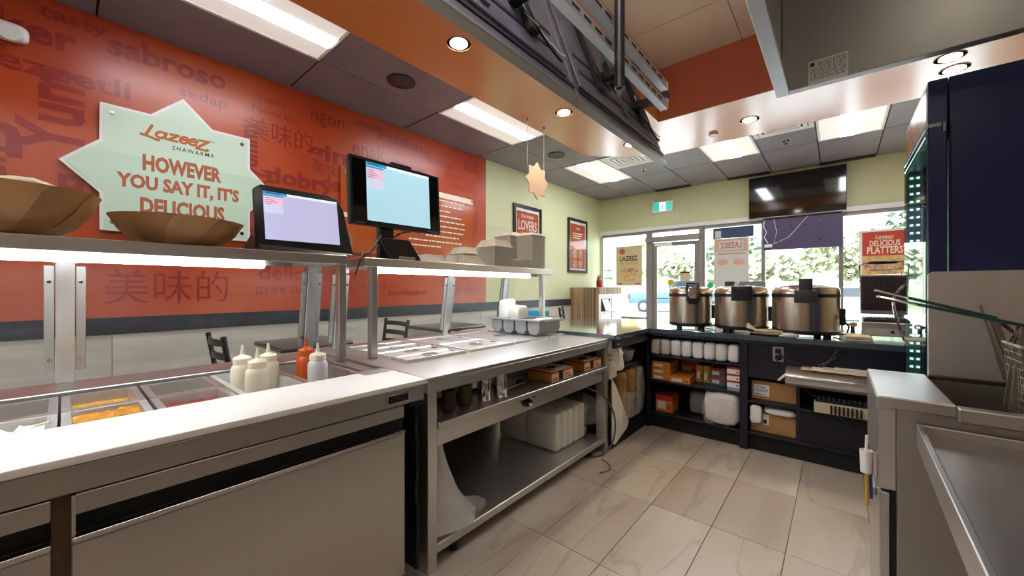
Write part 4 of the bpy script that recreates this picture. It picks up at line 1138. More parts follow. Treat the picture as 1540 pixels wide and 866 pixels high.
for s in (-.012, .012): MB().tube([(-1.5 + s, 1.70, .683), (-1.53 + s * 2.2, 1.9, .687), (-1.575 + s, 2.01, .683)], .006).build('arm', 'steel_dull', t, smooth=True)
MB().box(-1.555, -1.52, 1.86, 1.9, .672, .698).build('grip', 'wood_dark', t, bevel=.003)

def glovebox(label, x0, x1, y0, y1, z=.6705):
    t = thing('glove_box', label, 'box', ((x0 + x1) / 2, (y0 + y1) / 2, z), 'glove boxes on the steam table shelf')
    h = .07
    MB().box(x0, x1, y0, y1, z, z + h).build('carton', 'kraft', t, bevel=.002)
    MB().box(x0 - .0006, x1 + .0006, y0 - .0006, y1 + .0006, z + h * .82, z + h * .97).build('red_band', 'red_box', t)
    MB().box(x1, x1 + .0012, y0 + .004, y1 - .004, z + .004, z + h * .8).build('white_field', 'paper_cream', t)
    MB().box(x0 + .012, x1 - .012, y0 + .02, y1 - .02, z + h + .0002, z + h + .001).build('top_field', 'label_white', t)
    MB().box(x0 + .02, x1 - .03, y0 + .03, y0 + .09, z + h + .001, z + h + .0016).build('top_print', 'orange_box', t)
    MB().box(x1 + .0005, x1 + .002, y0 + .085, y0 + .135, z + .006, z + h * .95).build('black_emblem', 'black_matte', t)
    m = MB()
    for k in range(3): m.box(x1 + .001, x1 + .0022, y0 + .15, y1 - .02 - .02 * k, z + .012 + k * .013, z + .018 + k * .013)
    m.build('small_print', 'red_box', t)['kind'] = 'stuff'
    MB().box(x1 + .001, x1 + .0022, y0 + .012, y0 + .07, z + .012, z + .03).build('orange_field', 'orange_box', t)
    MB().lathe([(0, 0), (.05, 0)], ((x0 + x1) / 2, (y0 + y1) / 2, z + h + .0022), 20, sx=.6, cap=False).build('opening', 'black_matte', t)
glovebox('orange and white glove box on the shelf, nearer one', -1.585, -1.39, 2.02, 2.285)
glovebox('orange and white glove box on the shelf, farther one', -1.59, -1.405, 2.46, 2.72)

# wrapped foam containers and bag on the bottom shelf
t = thing('foam_bundle', 'bundle of white foam trays in clear wrap on the bottom shelf', 'bundle', (-1.77, 2.47, .112))
for k in range(5):
    for c in range(2):
        a = 2.25 + k * .082
        MB().box(-2.05 + c * .275, -2.05 + c * .275 + .265, a, a + .075, .118, .385).build('foam_tray', 'foam_white', t, bevel=.016, seg=2)
MB().blob((-1.775, 2.455, .258), (.60, .46, .29), .28, .016, 9, 3, 48, 30, flat=True).build('clear_wrap', 'film', t, smooth=True)
MB().blob((-1.6, 2.75, .3), (.3, .16, .22), .7, .05, 9, 8, 30, 20).build('loose_wrap', 'film', t, smooth=True)
t = thing('plastic_bag', 'thin white plastic bag hanging inside the near leg of the steam table', 'bag', (-1.48, 1.2, .112))
v = []; fs = []; nu, nv = 24, 20
for i in range(nv + 1):
    f = i / nv; z = .555 - .43 * f
    for k in range(nu):
        a = 2 * PI * k / nu
        rx = .045 + .05 * f ** 1.5; ry = .035 + .13 * f ** 1.6
        wob = 1 + .22 * noise.noise(Vector((math.cos(a) * 2, math.sin(a) * 2, f * 2.5)))
        v.append((-1.475 + rx * wob * math.cos(a), 1.155 + ry * .55 * f + ry * wob * math.sin(a), z))
for i in range(nv):
    for k in range(nu): fs.append((i * nu + k, i * nu + (k + 1) % nu, (i + 1) * nu + (k + 1) % nu, (i + 1) * nu + k))
fs.append(tuple(range(nv * nu, nv * nu + nu)))
MB().add(v, fs).build('bag_film', 'film_thick', t, smooth=True)
MB().blob((-1.44, 1.36, .16), (.09, .12, .08), .8, .03, 20, 5).build('knot', 'film', t, smooth=True)
o = MB().tube(sm([(-1.5, 2.66, .50), (-1.40, 2.73, .44), (-1.345, 2.79, .33), (-1.325, 2.80, .2), (-1.335, 2.76, .07), (-1.37, 2.66, .012), (-1.44, 2.56, .01), (-1.52, 2.57, .01), (-1.6, 2.66, .01)]), .0065, 8).build('power_cord', 'cord_grey', None, smooth=True)
tag(o, 'grey power cord looping from the steam table to the floor', 'cord')
o = MB().tube(sm([(-1.34, 2.6, .006), (-1.26, 2.56, .005), (-1.22, 2.48, .005), (-1.25, 2.4, .005)]), .0025, 6).build('loose_string', 'rubber', None, smooth=True)
tag(o, 'thin loose cord lying on the floor tiles by the steam table foot', 'cord')

# ---- things on the guard shelves
SH1, SH2 = 1.4555, 1.4505
def bowl(label, y, x, rx, ry, h, tiltx, liner):
    t = thing('bamboo_bowl', label, 'bowl', (x, y, SH1), 'woven bamboo bowls on the guard shelf')
    n = 30; prof = [(.34, 0), (.55, .07), (.75, .25), (.9, .52), (1.0, .85), (1.05, 1.0)]
    for q in range(10):          # broad woven strips laid round the bowl
        v = []; fs = []
        for i, (r, z) in enumerate(prof):
            for k in range(5):
                a = 2 * PI * (q + (k / 4) * 1.06) / 10 + i * .09 * (1 if q % 2 else 1)
                off = .0025 if q % 2 else 0
                v.append((x + (rx * r + off) * math.cos(a), y + (ry * r + off) * math.sin(a), SH1 + .004 + h * z + tiltx * math.sin(a) * r))
        for i in range(len(prof) - 1):
            for k in range(4): fs.append((i * 5 + k, i * 5 + k + 1, i * 5 + 6 + k, i * 5 + 5 + k))
        MB().add(v, fs).build('woven_strip', 'bamboo' if q % 2 else 'bamboo_dark', t, smooth=True)
    MB().lathe([(0, .0), (.36, .0), (.36, .03), (.58, .1), (.78, .28), (.92, .54), (1.03, .98)], (0, 0, 0), 40, cap=False, M=Matrix.Translation((x, y, SH1 + .003)) @ Matrix.Diagonal((rx * .97, ry * .97, h, 1))).build('inner_skin', 'bamboo', t, smooth=True)
    if liner: 
        MB().blob((x, y - .02, SH1 + h * .92), (rx * 1.6, ry * 1.5, .1), .8, .03, 12, 4, 30, 14).build('paper_liner', 'paper_cream', t, smooth=True)
bowl('woven bamboo bowl at the left edge of the guard shelf with paper liner', -.13, -2.2, .2, .215, .165, 0, True)
bowl('woven bamboo bowl in front of the mint star sign', .335, -2.2, .2, .215, .115, 0, False)

def quad3(m, o, u, v, a0, a1, b0, b1, off):
    n = u.cross(v).normalized()
    m.add([o + u * a0 + v * b0 + n * off, o + u * a1 + v * b0 + n * off, o + u * a1 + v * b1 + n * off, o + u * a0 + v * b1 + n * off], [(0, 1, 2, 3)])
def slab(o, u, v, w, h, d):
    n = u.cross(v).normalized(); m = MB()
    p = [o, o + u * w, o + u * w + v * h, o + v * h]
    m.add(p + [q - n * d for q in p], [(0, 1, 2, 3), (7, 6, 5, 4), (0, 4, 5, 1), (1, 5, 6, 2), (2, 6, 7, 3), (3, 7, 4, 0)])
    return m
def screen_ui(t, o, u, v, x0, x1, y0, y1, main, k=1.0):
    w = x1 - x0; h = y1 - y0
    for nm, mt, a0, a1, b0, b1, off in (('screen_image', main, 0, 1, 0, 1, .0012), ('title_bar', 'screen_bar', 0, .3, .945, 1, .002), ('menu_bar', 'screen_bar2', .3, 1, .95, 1, .002), ('sub_bar', 'screen_bar', 0, .25, .905, .935, .002),
                                    ('order_card', 'screen_card', .01, .24, .55, .9, .002), ('order_head', 'screen_pink', .01, .24, .72, .9, .0026)):
        m = MB(); quad3(m, o, u, v, x0 + a0 * w, x0 + a1 * w, y0 + b0 * h, y0 + b1 * h, off); m.build(nm, mt, t)
    m = MB()
    for q in range(4): quad3(m, o, u, v, x0 + .025 * w, x0 + (.1 + .03 * (q % 3)) * w, y0 + (.86 - .04 * q) * h, y0 + (.868 - .04 * q) * h, .003)
    quad3(m, o, u, v, x0 + .03 * w, x0 + .2 * w, y0 + .965 * h, y0 + .98 * h, .003)
    m.build('screen_text', 'dark_grey', t)
# order terminal: leans back on the shelf
t = thing('order_terminal', 'black bezelled order terminal leaning on the guard shelf', 'terminal', (-2.2, .78, SH1))
u = Vector((.04, 1, 0)).normalized(); v = Vector((-.18, 0, 1)).normalized()
O = Vector((-2.055, .585, SH1 + .012))
pts = [(-.005, 0), (.455, -.005), (.42, .25), (.385, .305), (.35, .318), (.03, .318), (.0, .295)]
nn = u.cross(v).normalized()
m = MB(); P = [O + u * a + v * b for a, b in pts]; k = len(P)
m.add(P + [p - nn * .035 for p in P], [tuple(range(k)), tuple(range(2 * k - 1, k - 1, -1))] + [(i, (i + 1) % k, k + (i + 1) % k, k + i) for i in range(k)])
m.build('casing', 'black_plastic', t, bevel=.006, seg=2)
screen_ui(t, O, u, v, .035, .385, .045, .285, 'screen_lilac')
MB().prism([(-2.03, SH1 + .002), (-2.34, SH1 + .002), (-2.14, SH1 + .09), (-2.06, SH1 + .035)], .585, 1.035, 'xz').build('stand_base', 'black_plastic', t, bevel=.004)
MB().tube([(-2.1, 1.02, SH1 + .13), (-2.1, 1.055, SH1 + .12), (-2.1, 1.06, SH1 + .06), (-2.12, 1.04, SH1 + .05)], .004).build('white_cable', 'white_metal', t)

# monitor on a stand
t = thing('monitor', 'large black monitor on a stand above the gap between the two guard shelves', 'monitor', (-2.3, 1.4, SH2))
u = Vector((.02, 1, 0)).normalized(); v = Vector((-.06, 0, 1)).normalized(); O = Vector((-2.16, 1.085, 1.66))
slab(O, u, v, .655, .415, .04).build('bezel', 'black_plastic', t, bevel=.004)
m = MB(); quad3(m, O, u, v, .018, .637, .022, .397, .0008); m.build('display_glass', 'black_gloss', t)
screen_ui(t, O, u, v, .105, .565, .03, .392, 'screen_blue')
slab(O + u * .28 + v * .416 + nn * .0, u, v, .15, .016, .04).build('camera_bar', 'black_plastic', t, bevel=.003)
mm = Matrix(((u.x, v.x, nn.x, 0), (u.y, v.y, nn.y, 0), (u.z, v.z, nn.z, 0), (0, 0, 0, 1)))
MB().text('lenovo', Matrix.Translation(O + u * .06 + v * .011 + nn * .002) @ mm, .055, .01, .02).build('brand_lettering', 'alu', t)
m = MB()
for k in range(5): quad3(m, O, u, v, .54 + .018 * k, .55 + .018 * k, .007, .013, .001)
m.build('button', 'alu', t)
MB().box(-2.25, -2.205, 1.30, 1.40, SH2 + .01, 1.8).build('stand_column', 'black_plastic', t, bevel=.004)
MB().box(-2.36, -2.14, 1.22, 1.5, SH2 + .0005, SH2 + .014).build('stand_foot', 'black_plastic', t, bevel=.004)
MB().tube([(-2.2, 1.5, 1.66), (-2.18, 1.45, 1.645), (-2.19, 1.38, 1.6), (-2.2, 1.33, 1.55)], .004).tube([(-2.2, 1.55, 1.665), (-2.18, 1.42, 1.635), (-2.2, 1.36, 1.58)], .004).build('cable', 'black_plastic', t)
# small tablet in front
t = thing('tablet', 'small dark tablet propped on a grey holder in front of the monitor', 'tablet', (-2.1, 1.35, SH2))
u = Vector((.05, 1, 0)).normalized(); v = Vector((-.55, -.30, 1)).normalized(); O = Vector((-2.045, 1.275, SH2 + .008))
slab(O, u, v, .215, .155, .012).build('case', 'black_plastic', t, bevel=.003)
m = MB(); quad3(m, O, u, v, .008, .207, .008, .147, .0006); m.build('display_glass', 'black_gloss', t)
MB().prism([(-2.03, SH2 + .0005), (-2.15, SH2 + .0005), (-2.075, SH2 + .045)], 1.33, 1.43, 'xz').box(-2.035, -2.02, 1.325, 1.435, SH2 + .0005, SH2 + .022).build('holder', 'grey_plastic', t, bevel=.002)
MB().tube([(-2.1, 1.47, SH2 + .07), (-2.08, 1.5, SH2 + .06), (-2.08, 1.5, SH2 + .03), (-2.1, 1.48, SH2 + .02)], .003).build('cable', 'white_metal', t)
o = MB().tube([(-2.12, 1.03, SH1 + .03), (-2.1, 1.07, SH1 + .015), (-2.1, 1.14, SH1 + .01), (-2.14, 1.2, SH1 + .04), (-2.18, 1.27, SH1 + .12), (-2.2, 1.31, SH1 + .16)], .004).tube([(-2.02, 1.04, 1.35), (-2.0, 1.06, 1.43), (-2.03, 1.09, SH1 + .02), (-2.1, 1.17, SH1 + .03), (-2.15, 1.25, SH1 + .09)], .004).build('cable_run', 'black_plastic', None, smooth=True)
tag(o, 'black cables trailing from the terminal to the monitor across the shelf gap', 'cable')

# takeaway containers: hinged foam boxes nested in stacks
def ribbed(m, x, y, z, w, d, h, top=.72, rib=10):
    # upturned tray with ribbed sloping sides
    n = rib
    for sx in (-1, 1):
        for k in range(n):
            a = -w / 2 + w * k / n + .002; b = -w / 2 + w * (k + 1) / n - .004
            m.add([(x + a, y + sx * d / 2, z), (x + b, y + sx * d / 2, z), (x + b * top, y + sx * d / 2 * top, z + h), (x + a * top, y + sx * d / 2 * top, z + h),
                   (x + a, y + sx * (d / 2 - .006), z), (x + b, y + sx * (d / 2 - .006), z), (x + b * top, y + sx * (d / 2 * top - .006), z + h), (x + a * top, y + sx * (d / 2 * top - .006), z + h)], [(0, 1, 2, 3), (0, 4, 7, 3), (1, 5, 6, 2), (7, 6, 5, 4), (3, 2, 6, 7)])
            a2 = -d / 2 + d * k / n + .002; b2 = -d / 2 + d * (k + 1) / n - .004
            m.add([(x + sx * w / 2, y + a2, z), (x + sx * w / 2, y + b2, z), (x + sx * w / 2 * top, y + b2 * top, z + h), (x + sx * w / 2 * top, y + a2 * top, z + h),
                   (x + sx * (w / 2 - .006), y + a2, z), (x + sx * (w / 2 - .006), y + b2, z), (x + sx * (w / 2 * top - .006), y + b2 * top, z + h), (x + sx * (w / 2 * top - .006), y + a2 * top, z + h)], [(0, 1, 2, 3), (0, 4, 7, 3), (1, 5, 6, 2), (7, 6, 5, 4), (3, 2, 6, 7)])
    m.box(x - w / 2 * top, x + w / 2 * top, y - d / 2 * top, y + d / 2 * top, z + h - .004, z + h)
    m.box(x - w / 2 * .97, x + w / 2 * .97, y - d / 2 * .97, y + d / 2 * .97, z, z + .004)
    m.prism([(x - w / 2 * .96, z + .003), (x + w / 2 * .96, z + .003), (x + w / 2 * top * .96, z + h - .004), (x - w / 2 * top * .96, z + h - .004)], y - d / 2 * top * .96, y + d / 2 * top * .96, 'xz')
def one_box(label, x, y, z, w, d, h, group, m_='foam'):
    t = thing('foam_container', label, 'container', (x, y, z), group)
    MB().box(x - w / 2 - .006, x + w / 2 + .006, y - d / 2 - .006, y + d / 2 + .006, z, z + .009).build('flange', m_, t, bevel=.002)
    m = MB(); ribbed(m, x, y, z + .009, w, d, h); m.build('ribbed_lid', m_, t)
    return t
G = 'takeaway containers on the guard shelf'
one_box('single upturned foam container lying low, first right of the tablet', -2.2, 1.66, SH2, .22, .2, .05, G)
one_box('single upturned foam container in front of the ribbed stack', -2.12, 1.93, SH2, .19, .26, .058, G)
def stack(x, y, w, d, n, p, top, labels, ribs=True, hl=.05):
    proto = None
    for k in range(n):
        z = SH2 + k * p
        if proto is None:
            proto = thing('foam_tray', labels, 'tray', (x, y, z), labels)
            MB().box(x - w / 2, x + w / 2, y - d / 2, y + d / 2, z + p * .15, z + p * .6).box(x - w / 2 * .9, x + w / 2 * .9, y - d / 2 * .9, y + d / 2 * .9, z, z + p * .15).box(x - w / 2 * .9, x + w / 2 * .9, y - d / 2 * .9, y + d / 2 * .9, z + p * .6, z + p).build('tray', 'foam', proto, bevel=.0015)
        else: dup(proto, (x, y, z))
    if top: one_box(top, x, y, SH2 + n * p, w, d, hl, G)
stack(-2.14, 2.29, .21, .22, 15, .0103, 'upturned ribbed foam container on top of the front stack', 'trays nested in the front foam stack under the ribbed lid', hl=.052)
stack(-2.39, 2.2, .18, .2, 9, .012, 'upturned ribbed foam container on the low rear stack', 'trays nested in the low rear foam stack')
stack(-2.36, 2.73, .2, .2, 29, .0105, 'upturned foam container topping the tall rear stack', 'trays nested in the tall rear foam stack', hl=.035)
stack(-2.105, 2.575, .17, .14, 9, .0085, None, 'trays nested in the short stack at the front right')
stack(-2.13, 2.77, .18, .2, 28, .0105, 'upturned foam container topping the rightmost stack', 'trays nested in the rightmost foam stack', hl=.02)
# ================================================================== DARK SERVICE COUNTER
t = thing('service_counter', 'dark navy L-shaped service counter with open shelves and glossy top at the back', 'counter', (-.6, 3.6, 0))
CT = .908
MB().prism([(-2.48, 2.812), (-1.33, 2.812), (-1.33, 3.5), (1.38, 3.5), (1.38, 4.535), (-1.74, 4.535), (-2.48, 3.905)], .868, CT, 'xy').build('countertop', 'counter_top', t, bevel=.003)
MB().box(-1.325, 1.38, 3.505, 3.53, .845, .8675).box(-1.36, -1.335, 2.815, 3.5, .80, .8675).build('edge_band', 'navy_panel', t)
MB().box(-1.335, 1.38, 3.56, 3.58, 0, .125).box(-1.39, -1.37, 2.815, 3.56, 0, .125).build('kick_board', 'black_matte', t)
MB().box(-1.335, 1.38, 3.96, 3.98, .0, .868).box(-1.80, -1.78, 2.88, 3.98, 0, .868).build('back_panel', 'navy_panel', t)
MB().box(-2.46, -2.43, 2.9, 3.9, .0, .866).prism([(-2.46, 3.9), (-2.43, 3.88), (-1.72, 4.49), (-1.74, 4.515)], 0, .866, 'xy').box(-1.74, 1.38, 4.49, 4.515, 0, .866).build('front_panel', 'striped_wood', t)
for x0, x1 in ((-1.355, -1.325), (-.60, -.545)):
    MB().box(x0, x1, 3.515, 3.96, .0, .845).build('divider', 'navy_panel', t, bevel=.002)
for z in (.125, .42, .65):
    MB().box(-1.325, -.60, 3.52, 3.96, z, z + .018).build('shelf', 'navy_panel', t, bevel=.002)
for z in (.125, .375):
    MB().box(-.545, .6, 3.52, 3.96, z, z + .02).build('shelf', 'navy_panel', t, bevel=.002)
MB().box(-.545, 1.38, 3.53, 3.55, .575, .845).build('upper_panel', 'navy_panel', t, bevel=.002)
MB().box(-.235, -.215, 3.53, 3.96, .145, .375).box(-.235, -.215, 3.53, 3.96, .395, .575).build('divider', 'navy_panel', t)
MB().box(-.215, .6, 3.535, 3.555, .145, .374).build('lower_panel', 'black_matte', t)
for z in (.125, .60): MB().box(-1.78, -1.375, 2.815, 3.5, z, z + .02).build('shelf', 'navy_panel', t, bevel=.002)
MB().box(-1.80, -1.62, 2.812, 2.83, 0, .866).build('divider', 'navy_panel', t)

def outlet():
    t = thing('wall_outlet', 'light grey double outlet with plugs on the dark counter front', 'outlet', (-.345, 3.53, .775))
    MB().box(-.38, -.31, 3.522, 3.5295, .72, .835).build('plate', 'grey_plastic', t, bevel=.004)
    for z in (.752, .803): MB().box(-.365, -.325, 3.518, 3.5225, z - .018, z + .018).build('socket', 'dark_grey', t, bevel=.003)
    MB().box(-.362, -.33, 3.488, 3.519, .787, .815).box(-.362, -.33, 3.49, 3.519, .738, .766).build('plug', 'black_plastic', t, bevel=.004)
    MB().tube([(-.345, 3.49, .80), (-.31, 3.485, .76), (-.2, 3.5, .715), (-.12, 3.51, .71), (-.05, 3.505, .76), (.0, 3.5, .84), (.02, 3.51, .84), (-.02, 3.505, .78), (-.1, 3.51, .70)], .006).tube([(-.345, 3.49, .75), (-.35, 3.485, .7), (-.37, 3.49, .66)], .005).build('cord', 'black_plastic', t, smooth=True)
outlet()
o = MB().tube([(-.66, 3.497, .905), (-.5, 3.505, .78), (-.28, 3.5, .62), (-.1, 3.5, .48), (.06, 3.5, .33)], .003).build('thin_wire', 'dark_grey', None, smooth=True); tag(o, 'thin wire hanging diagonally across the dark counter front', 'wire')

# cup sleeves on the top shelf
ORD = ['leftmost', 'second from the left', 'third from the left', 'fourth from the left', 'fifth from the left', 'sixth from the left', 'seventh from the left', 'rightmost']
for k in range(8):
    x = -1.285 + .0905 * k
    t = thing('cup_sleeve', 'white wrapped sleeve of cups on the top shelf, %s of eight' % ORD[k], 'cups', (x, 3.6, .668), 'wrapped cup sleeves on the top shelf')
    MB().blob((x + .003, 3.61, .668 + .073), (.084, .17, .146), .42, .004, 25, k, 20, 16).build('cup_stack', 'foam_white' if k > 1 else 'foam', t, smooth=True)
    MB().blob((x + .003, 3.608, .668 + .074), (.087, .178, .148), .5, .008, 30, k + 9, 20, 16).build('clear_wrap', 'film', t, smooth=True)
def carton(label, x0, x1, y0, y1, z0, z1, m_, name='carton', group=None, cat='box', band=None, lab=True, front_lab=None):
    t = thing(name, label, cat, ((x0 + x1) / 2, (y0 + y1) / 2, z0), group)
    MB().box(x0, x1, y0, y1, z0, z1).build('box', m_, t, bevel=.0015)
    if band: MB().box(x0 - .0006, x1 + .0006, y0 - .0006, y1, z1 - (z1 - z0) * .3, z1 + .0006).build('band', band, t)
    if lab:
        w = x1 - x0; h = z1 - z0
        MB().box(x0 + w * .12, x0 + w * .6, y0 - .001, y0, z0 + h * .18, z0 + h * .62).build('label', 'label_white', t)
        MB().box(x0 + w * .75, x0 + w * .9, y0 - .0012, y0, z0 + h * .2, z0 + h * .45).build('mark', 'red_box', t)
    return t
G = 'cartons on the middle shelf'
Z2 = .4385
for k, nm in enumerate(('bottom', 'middle', 'top')):
    carton('yellow orange carton at the left of the middle shelf, %s of three' % nm, -1.32, -1.16, 3.56, 3.82, Z2 + .055 * k, Z2 + .055 * k + .053, 'yellow_box', group=G, band='orange_box')
carton('flat yellow carton lying right of the three stacked ones', -1.15, -.98, 3.54, 3.8, Z2, Z2 + .06, 'yellow_box', group=G, band='orange_box')
carton('orange carton deep on the shelf above the flat yellow one', -1.14, -.98, 3.82, 3.94, Z2, Z2 + .16, 'orange_box', group=G, band='red_box')
carton('upright yellow carton, left one of a pair on the middle shelf', -.972, -.92, 3.7, 3.9, Z2, Z2 + .15, 'yellow_box', group=G)
carton('upright yellow carton, right one of a pair on the middle shelf', -.912, -.86, 3.7, 3.9, Z2, Z2 + .15, 'yellow_box', group=G)
for k, nm in enumerate(('lower', 'upper')):
    carton('green carton with red stripe in the middle of the shelf, %s' % nm, -.85, -.735, 3.68, 3.9, Z2 + .073 * k, Z2 + .073 * k + .071, 'teal_box', group=G, band='red_box')
for k, nm in enumerate(('lower', 'upper')):
    carton('teal carton beside the red and white stack, %s' % nm, -.73, -.665, 3.68, 3.9, Z2 + .073 * k, Z2 + .073 * k + .071, 'teal_box', group=G, lab=False)
for k, nm in enumerate(('bottom', 'middle', 'top')):
    carton('red topped white carton at the right end of the middle shelf, %s of three' % nm, -.695, -.605, 3.545, 3.67, Z2 + .03 + .055 * k, Z2 + .03 + .055 * k + .054, 'label_white', group=G, band='red_box')
carton('grey carton under the red topped stack on the middle shelf', -.695, -.605, 3.545, 3.67, Z2, Z2 + .029, 'grey_plastic', group=G, lab=False)
Z3 = .1435
carton('orange carton on the bottom shelf at the left', -1.29, -1.14, 3.58, 3.75, Z3, Z3 + .15, 'orange_box', band='red_box')
t = thing('wrapped_pack', 'clear wrapped grey pack on the bottom shelf behind the big white one', 'pack', (-.93, 3.8, Z3))
MB().blob((-.93, 3.8, Z3 + .1), (.2, .2, .2), .35, .01, 12, 3, flat=True).build('cup_stack', 'grey_plastic', t, smooth=True)
MB().blob((-.93, 3.8, Z3 + .103), (.215, .215, .206), .4, .016, 14, 4, flat=True).build('clear_wrap', 'film', t, smooth=True)
t = thing('wrapped_pack', 'large white plastic wrapped pack bulging out of the bottom shelf', 'pack', (-.74, 3.66, Z3))
MB().blob((-.74, 3.64, Z3 + .135), (.26, .26, .27), .42, .014, 10, 7, 36, 24, flat=True).build('foam_stack', 'foam_white', t, smooth=True)
MB().blob((-.74, 3.638, Z3 + .138), (.275, .28, .28), .45, .03, 11, 8, 40, 26, flat=True).build('clear_wrap', 'film', t, smooth=True)

# right hand cubbies
ZA, ZB = .3955, .1455
t = thing('cardboard_box', 'cardboard box with white label in the upper cubby of the counter', 'box', (-.39, 3.7, ZA), 'cardboard boxes in the counter cubbies')
MB().box(-.53, -.24, 3.6, 3.9, ZA, ZA + .145).build('box', 'cardboard', t, bevel=.002)
MB().box(-.512, -.41, 3.598, 3.6, ZA + .03, ZA + .115).build('label', 'label_white', t)
m = MB(); q = random.Random(8)
for k in range(22): m.box(-.505 + k * .004, -.503 + k * .004 - .0006 * (k % 3), 3.597, 3.598, ZA + .06, ZA + .085)
for k in range(2): m.box(-.505, -.43, 3.597, 3.598, ZA + .04 + .055 * k, ZA + .045 + .055 * k)
m.build('barcode', 'black_matte', t)
MB().box(-.39, -.34, 3.599, 3.6, ZA + .1, ZA + .145).build('tape', 'kraft', t)
t = thing('cardboard_box', 'open cardboard box with white bags on top in the lower cubby', 'box', (-.39, 3.7, ZB), 'cardboard boxes in the counter cubbies')
MB().box(-.53, -.24, 3.58, 3.9, ZB, ZB + .15).build('box', 'cardboard', t, bevel=.002)
MB().box(-.45, -.41, 3.578, 3.58, ZB + .06, ZB + .14).build('label', 'label_white', t)
MB().box(-.446, -.425, 3.577, 3.578, ZB + .07, ZB + .1).build('code_square', 'black_matte', t)
o = MB().blob((-.49, 3.555, ZB + .14), (.075, .05, .14), .5, .012, 18, 3).build('white_bag', 'foam_white', None, smooth=True); tag(o, 'white bag hanging over the left corner of the lower cardboard box', 'bag')
o = MB().blob((-.34, 3.62, ZB + .175), (.21, .16, .05), .6, .012, 16, 6).build('white_bag', 'paper', None, smooth=True); tag(o, 'white crumpled paper bag lying on the lower cardboard box', 'bag')
# silver covered warmer with papers on a shelf
t = thing('silver_cover', 'rounded silver sheet metal cover sticking out under the counter', 'cover', (.1, 3.45, .59))
prof = [(3.529, .70), (3.45, .70), (3.40, .685), (3.37, .65), (3.375, .60), (3.40, .575), (3.45, .565), (3.529, .56)]
MB().prism(prof, -.29, .42, 'yz').build('sheet', 'steel', t, bevel=.004)
MB().tube([(-.285, 3.40, .655), (-.32, 3.38, .62), (-.33, 3.39, .605)], .008).build('lug', 'white_metal', t)
for k in range(4):
    x0 = -.2 + .06 * k
    o = MB().box(x0, x0 + .42, 3.39 + .012 * k, 3.515, .7015 + .006 * k, .7065 + .006 * k).build('folded_paper', 'paper' if k % 2 else 'bread', None, bevel=.002)
    tag(o, ('lowest', 'second lowest', 'second highest', 'topmost')[k] + ' folded paper sheet lying on the silver cover', 'paper', 'folded papers on the silver cover')
t = thing('slotted_tray', 'pale tray with a slotted front on the low shelf under the silver cover', 'tray', (.1, 3.52, .40))
MB().prism([(3.53, .3955), (3.48, .3955), (3.45, .475), (3.53, .475)], -.13, .3, 'yz').build('tray_body', 'paper_cream', t, bevel=.003)
for k in range(8): MB().box(-.04 + .022 * k, -.03 + .022 * k, 3.451, 3.475, .405, .465).build('slot', 'black_matte', t)
t = thing('bottle_cap_tray', 'dark tray of small ridged parts above the slotted tray', 'tray', (.05, 3.5, .5))
MB().box(-.12, .28, 3.46, 3.528, .478, .486).build('tray_body', 'black_plastic', t)
m = MB()
for k in range(14): m.lathe([(.012, 0), (.012, .022), (.008, .028), (0, .028)], (-.1 + .027 * k, 3.49, .486), 8)
stuff(m.build('ridged_parts', 'dark_grey', t))

# left arm of the counter: bags, cups
ZL = .1455; XA = -1.39
o = MB().blob((-1.42, 3.06, .745), (.13, .16, .045), .8, .01, 14, 2); o = o.build('plastic_wrap', 'film', None, smooth=True); tag(o, 'crumpled clear wrap lying on the arm shelf of the dark counter', 'wrap')
t = thing('clear_bowl', 'upturned clear plastic bowl on the arm shelf in the corner', 'bowl', (-1.48, 3.3, .62))
MB().lathe([(.055, 0), (.075, .02), (.09, .09), (.098, .11), (.102, .112)], (-1.48, 3.3, .6205), 26, cap=False).build('shell', 'cup_plastic', t, smooth=True)
MB().lathe([(.0, 0), (.055, 0)], (-1.48, 3.3, .622), 26, cap=False).build('base', 'cup_plastic', t)
for k, (y, z, sx, sy, szz, lab) in enumerate(((2.90, .83, .1, .1, .16, 'white napkin bundle hanging over the counter end, topmost'), (2.92, .69, .14, .13, .16, 'white crumpled bag on the arm shelf beside the steam table leg'), (2.86, .62, .1, .09, .13, 'white rolled cloth on the arm shelf, lower left of the crumpled bag'))):
    o = MB().blob((-1.40, y, z), (sx, sy, szz), .4, .03, 14, k + 20, 30, 20).build('white_bundle', 'paper', None, smooth=True); tag(o, lab, 'bundle', 'white bundles at the steam table end')
o = MB().prism([(2.806, .565), (2.835, .535), (2.87, .50), (3.12, .15), (3.08, .10), (2.86, .03), (2.806, .05)], -1.362, -1.352, 'yz').build('paper_bag', 'paper', None, bevel=.003); tag(o, 'white paper bag leaning against the low counter arm', 'bag')
CUPS = [(3.07, .03), (3.265, .03), (3.16, -.165)]
for k, (y, dx) in enumerate(CUPS):
    t = thing('paper_bowl_stack', ('tall stack of brown paper bowls nearest the steam table leg', 'tall stack of brown paper bowls in the middle of the low shelf', 'stack of brown paper bowls deeper in the low shelf')[k], 'bowls', (-1.46 + dx, y, ZL), 'brown paper bowl stacks')
    for j in range(14):
        z = ZL + .025 * j
        MB().lathe([(.062, z), (.072, z + .062), (.075, z + .064), (.07, z + .062), (.06, z + .003)], (-1.46 + dx, y, 0), 18, cap=False).build('paper_bowl', 'kraft', t, smooth=True)
    MB().lathe([(0, ZL + .42), (.06, ZL + .42), (.074, ZL + .372)], (-1.46 + dx, y, 0), 18, cap=False).build('top_bowl', 'kraft', t, smooth=True)
    MB().blob((-1.455 + dx, y, ZL + .13), (.18, .17, .24), .6, .03, 16, k + 3, 28, 18, flat=True).build('clear_wrap', 'film', t, smooth=True)
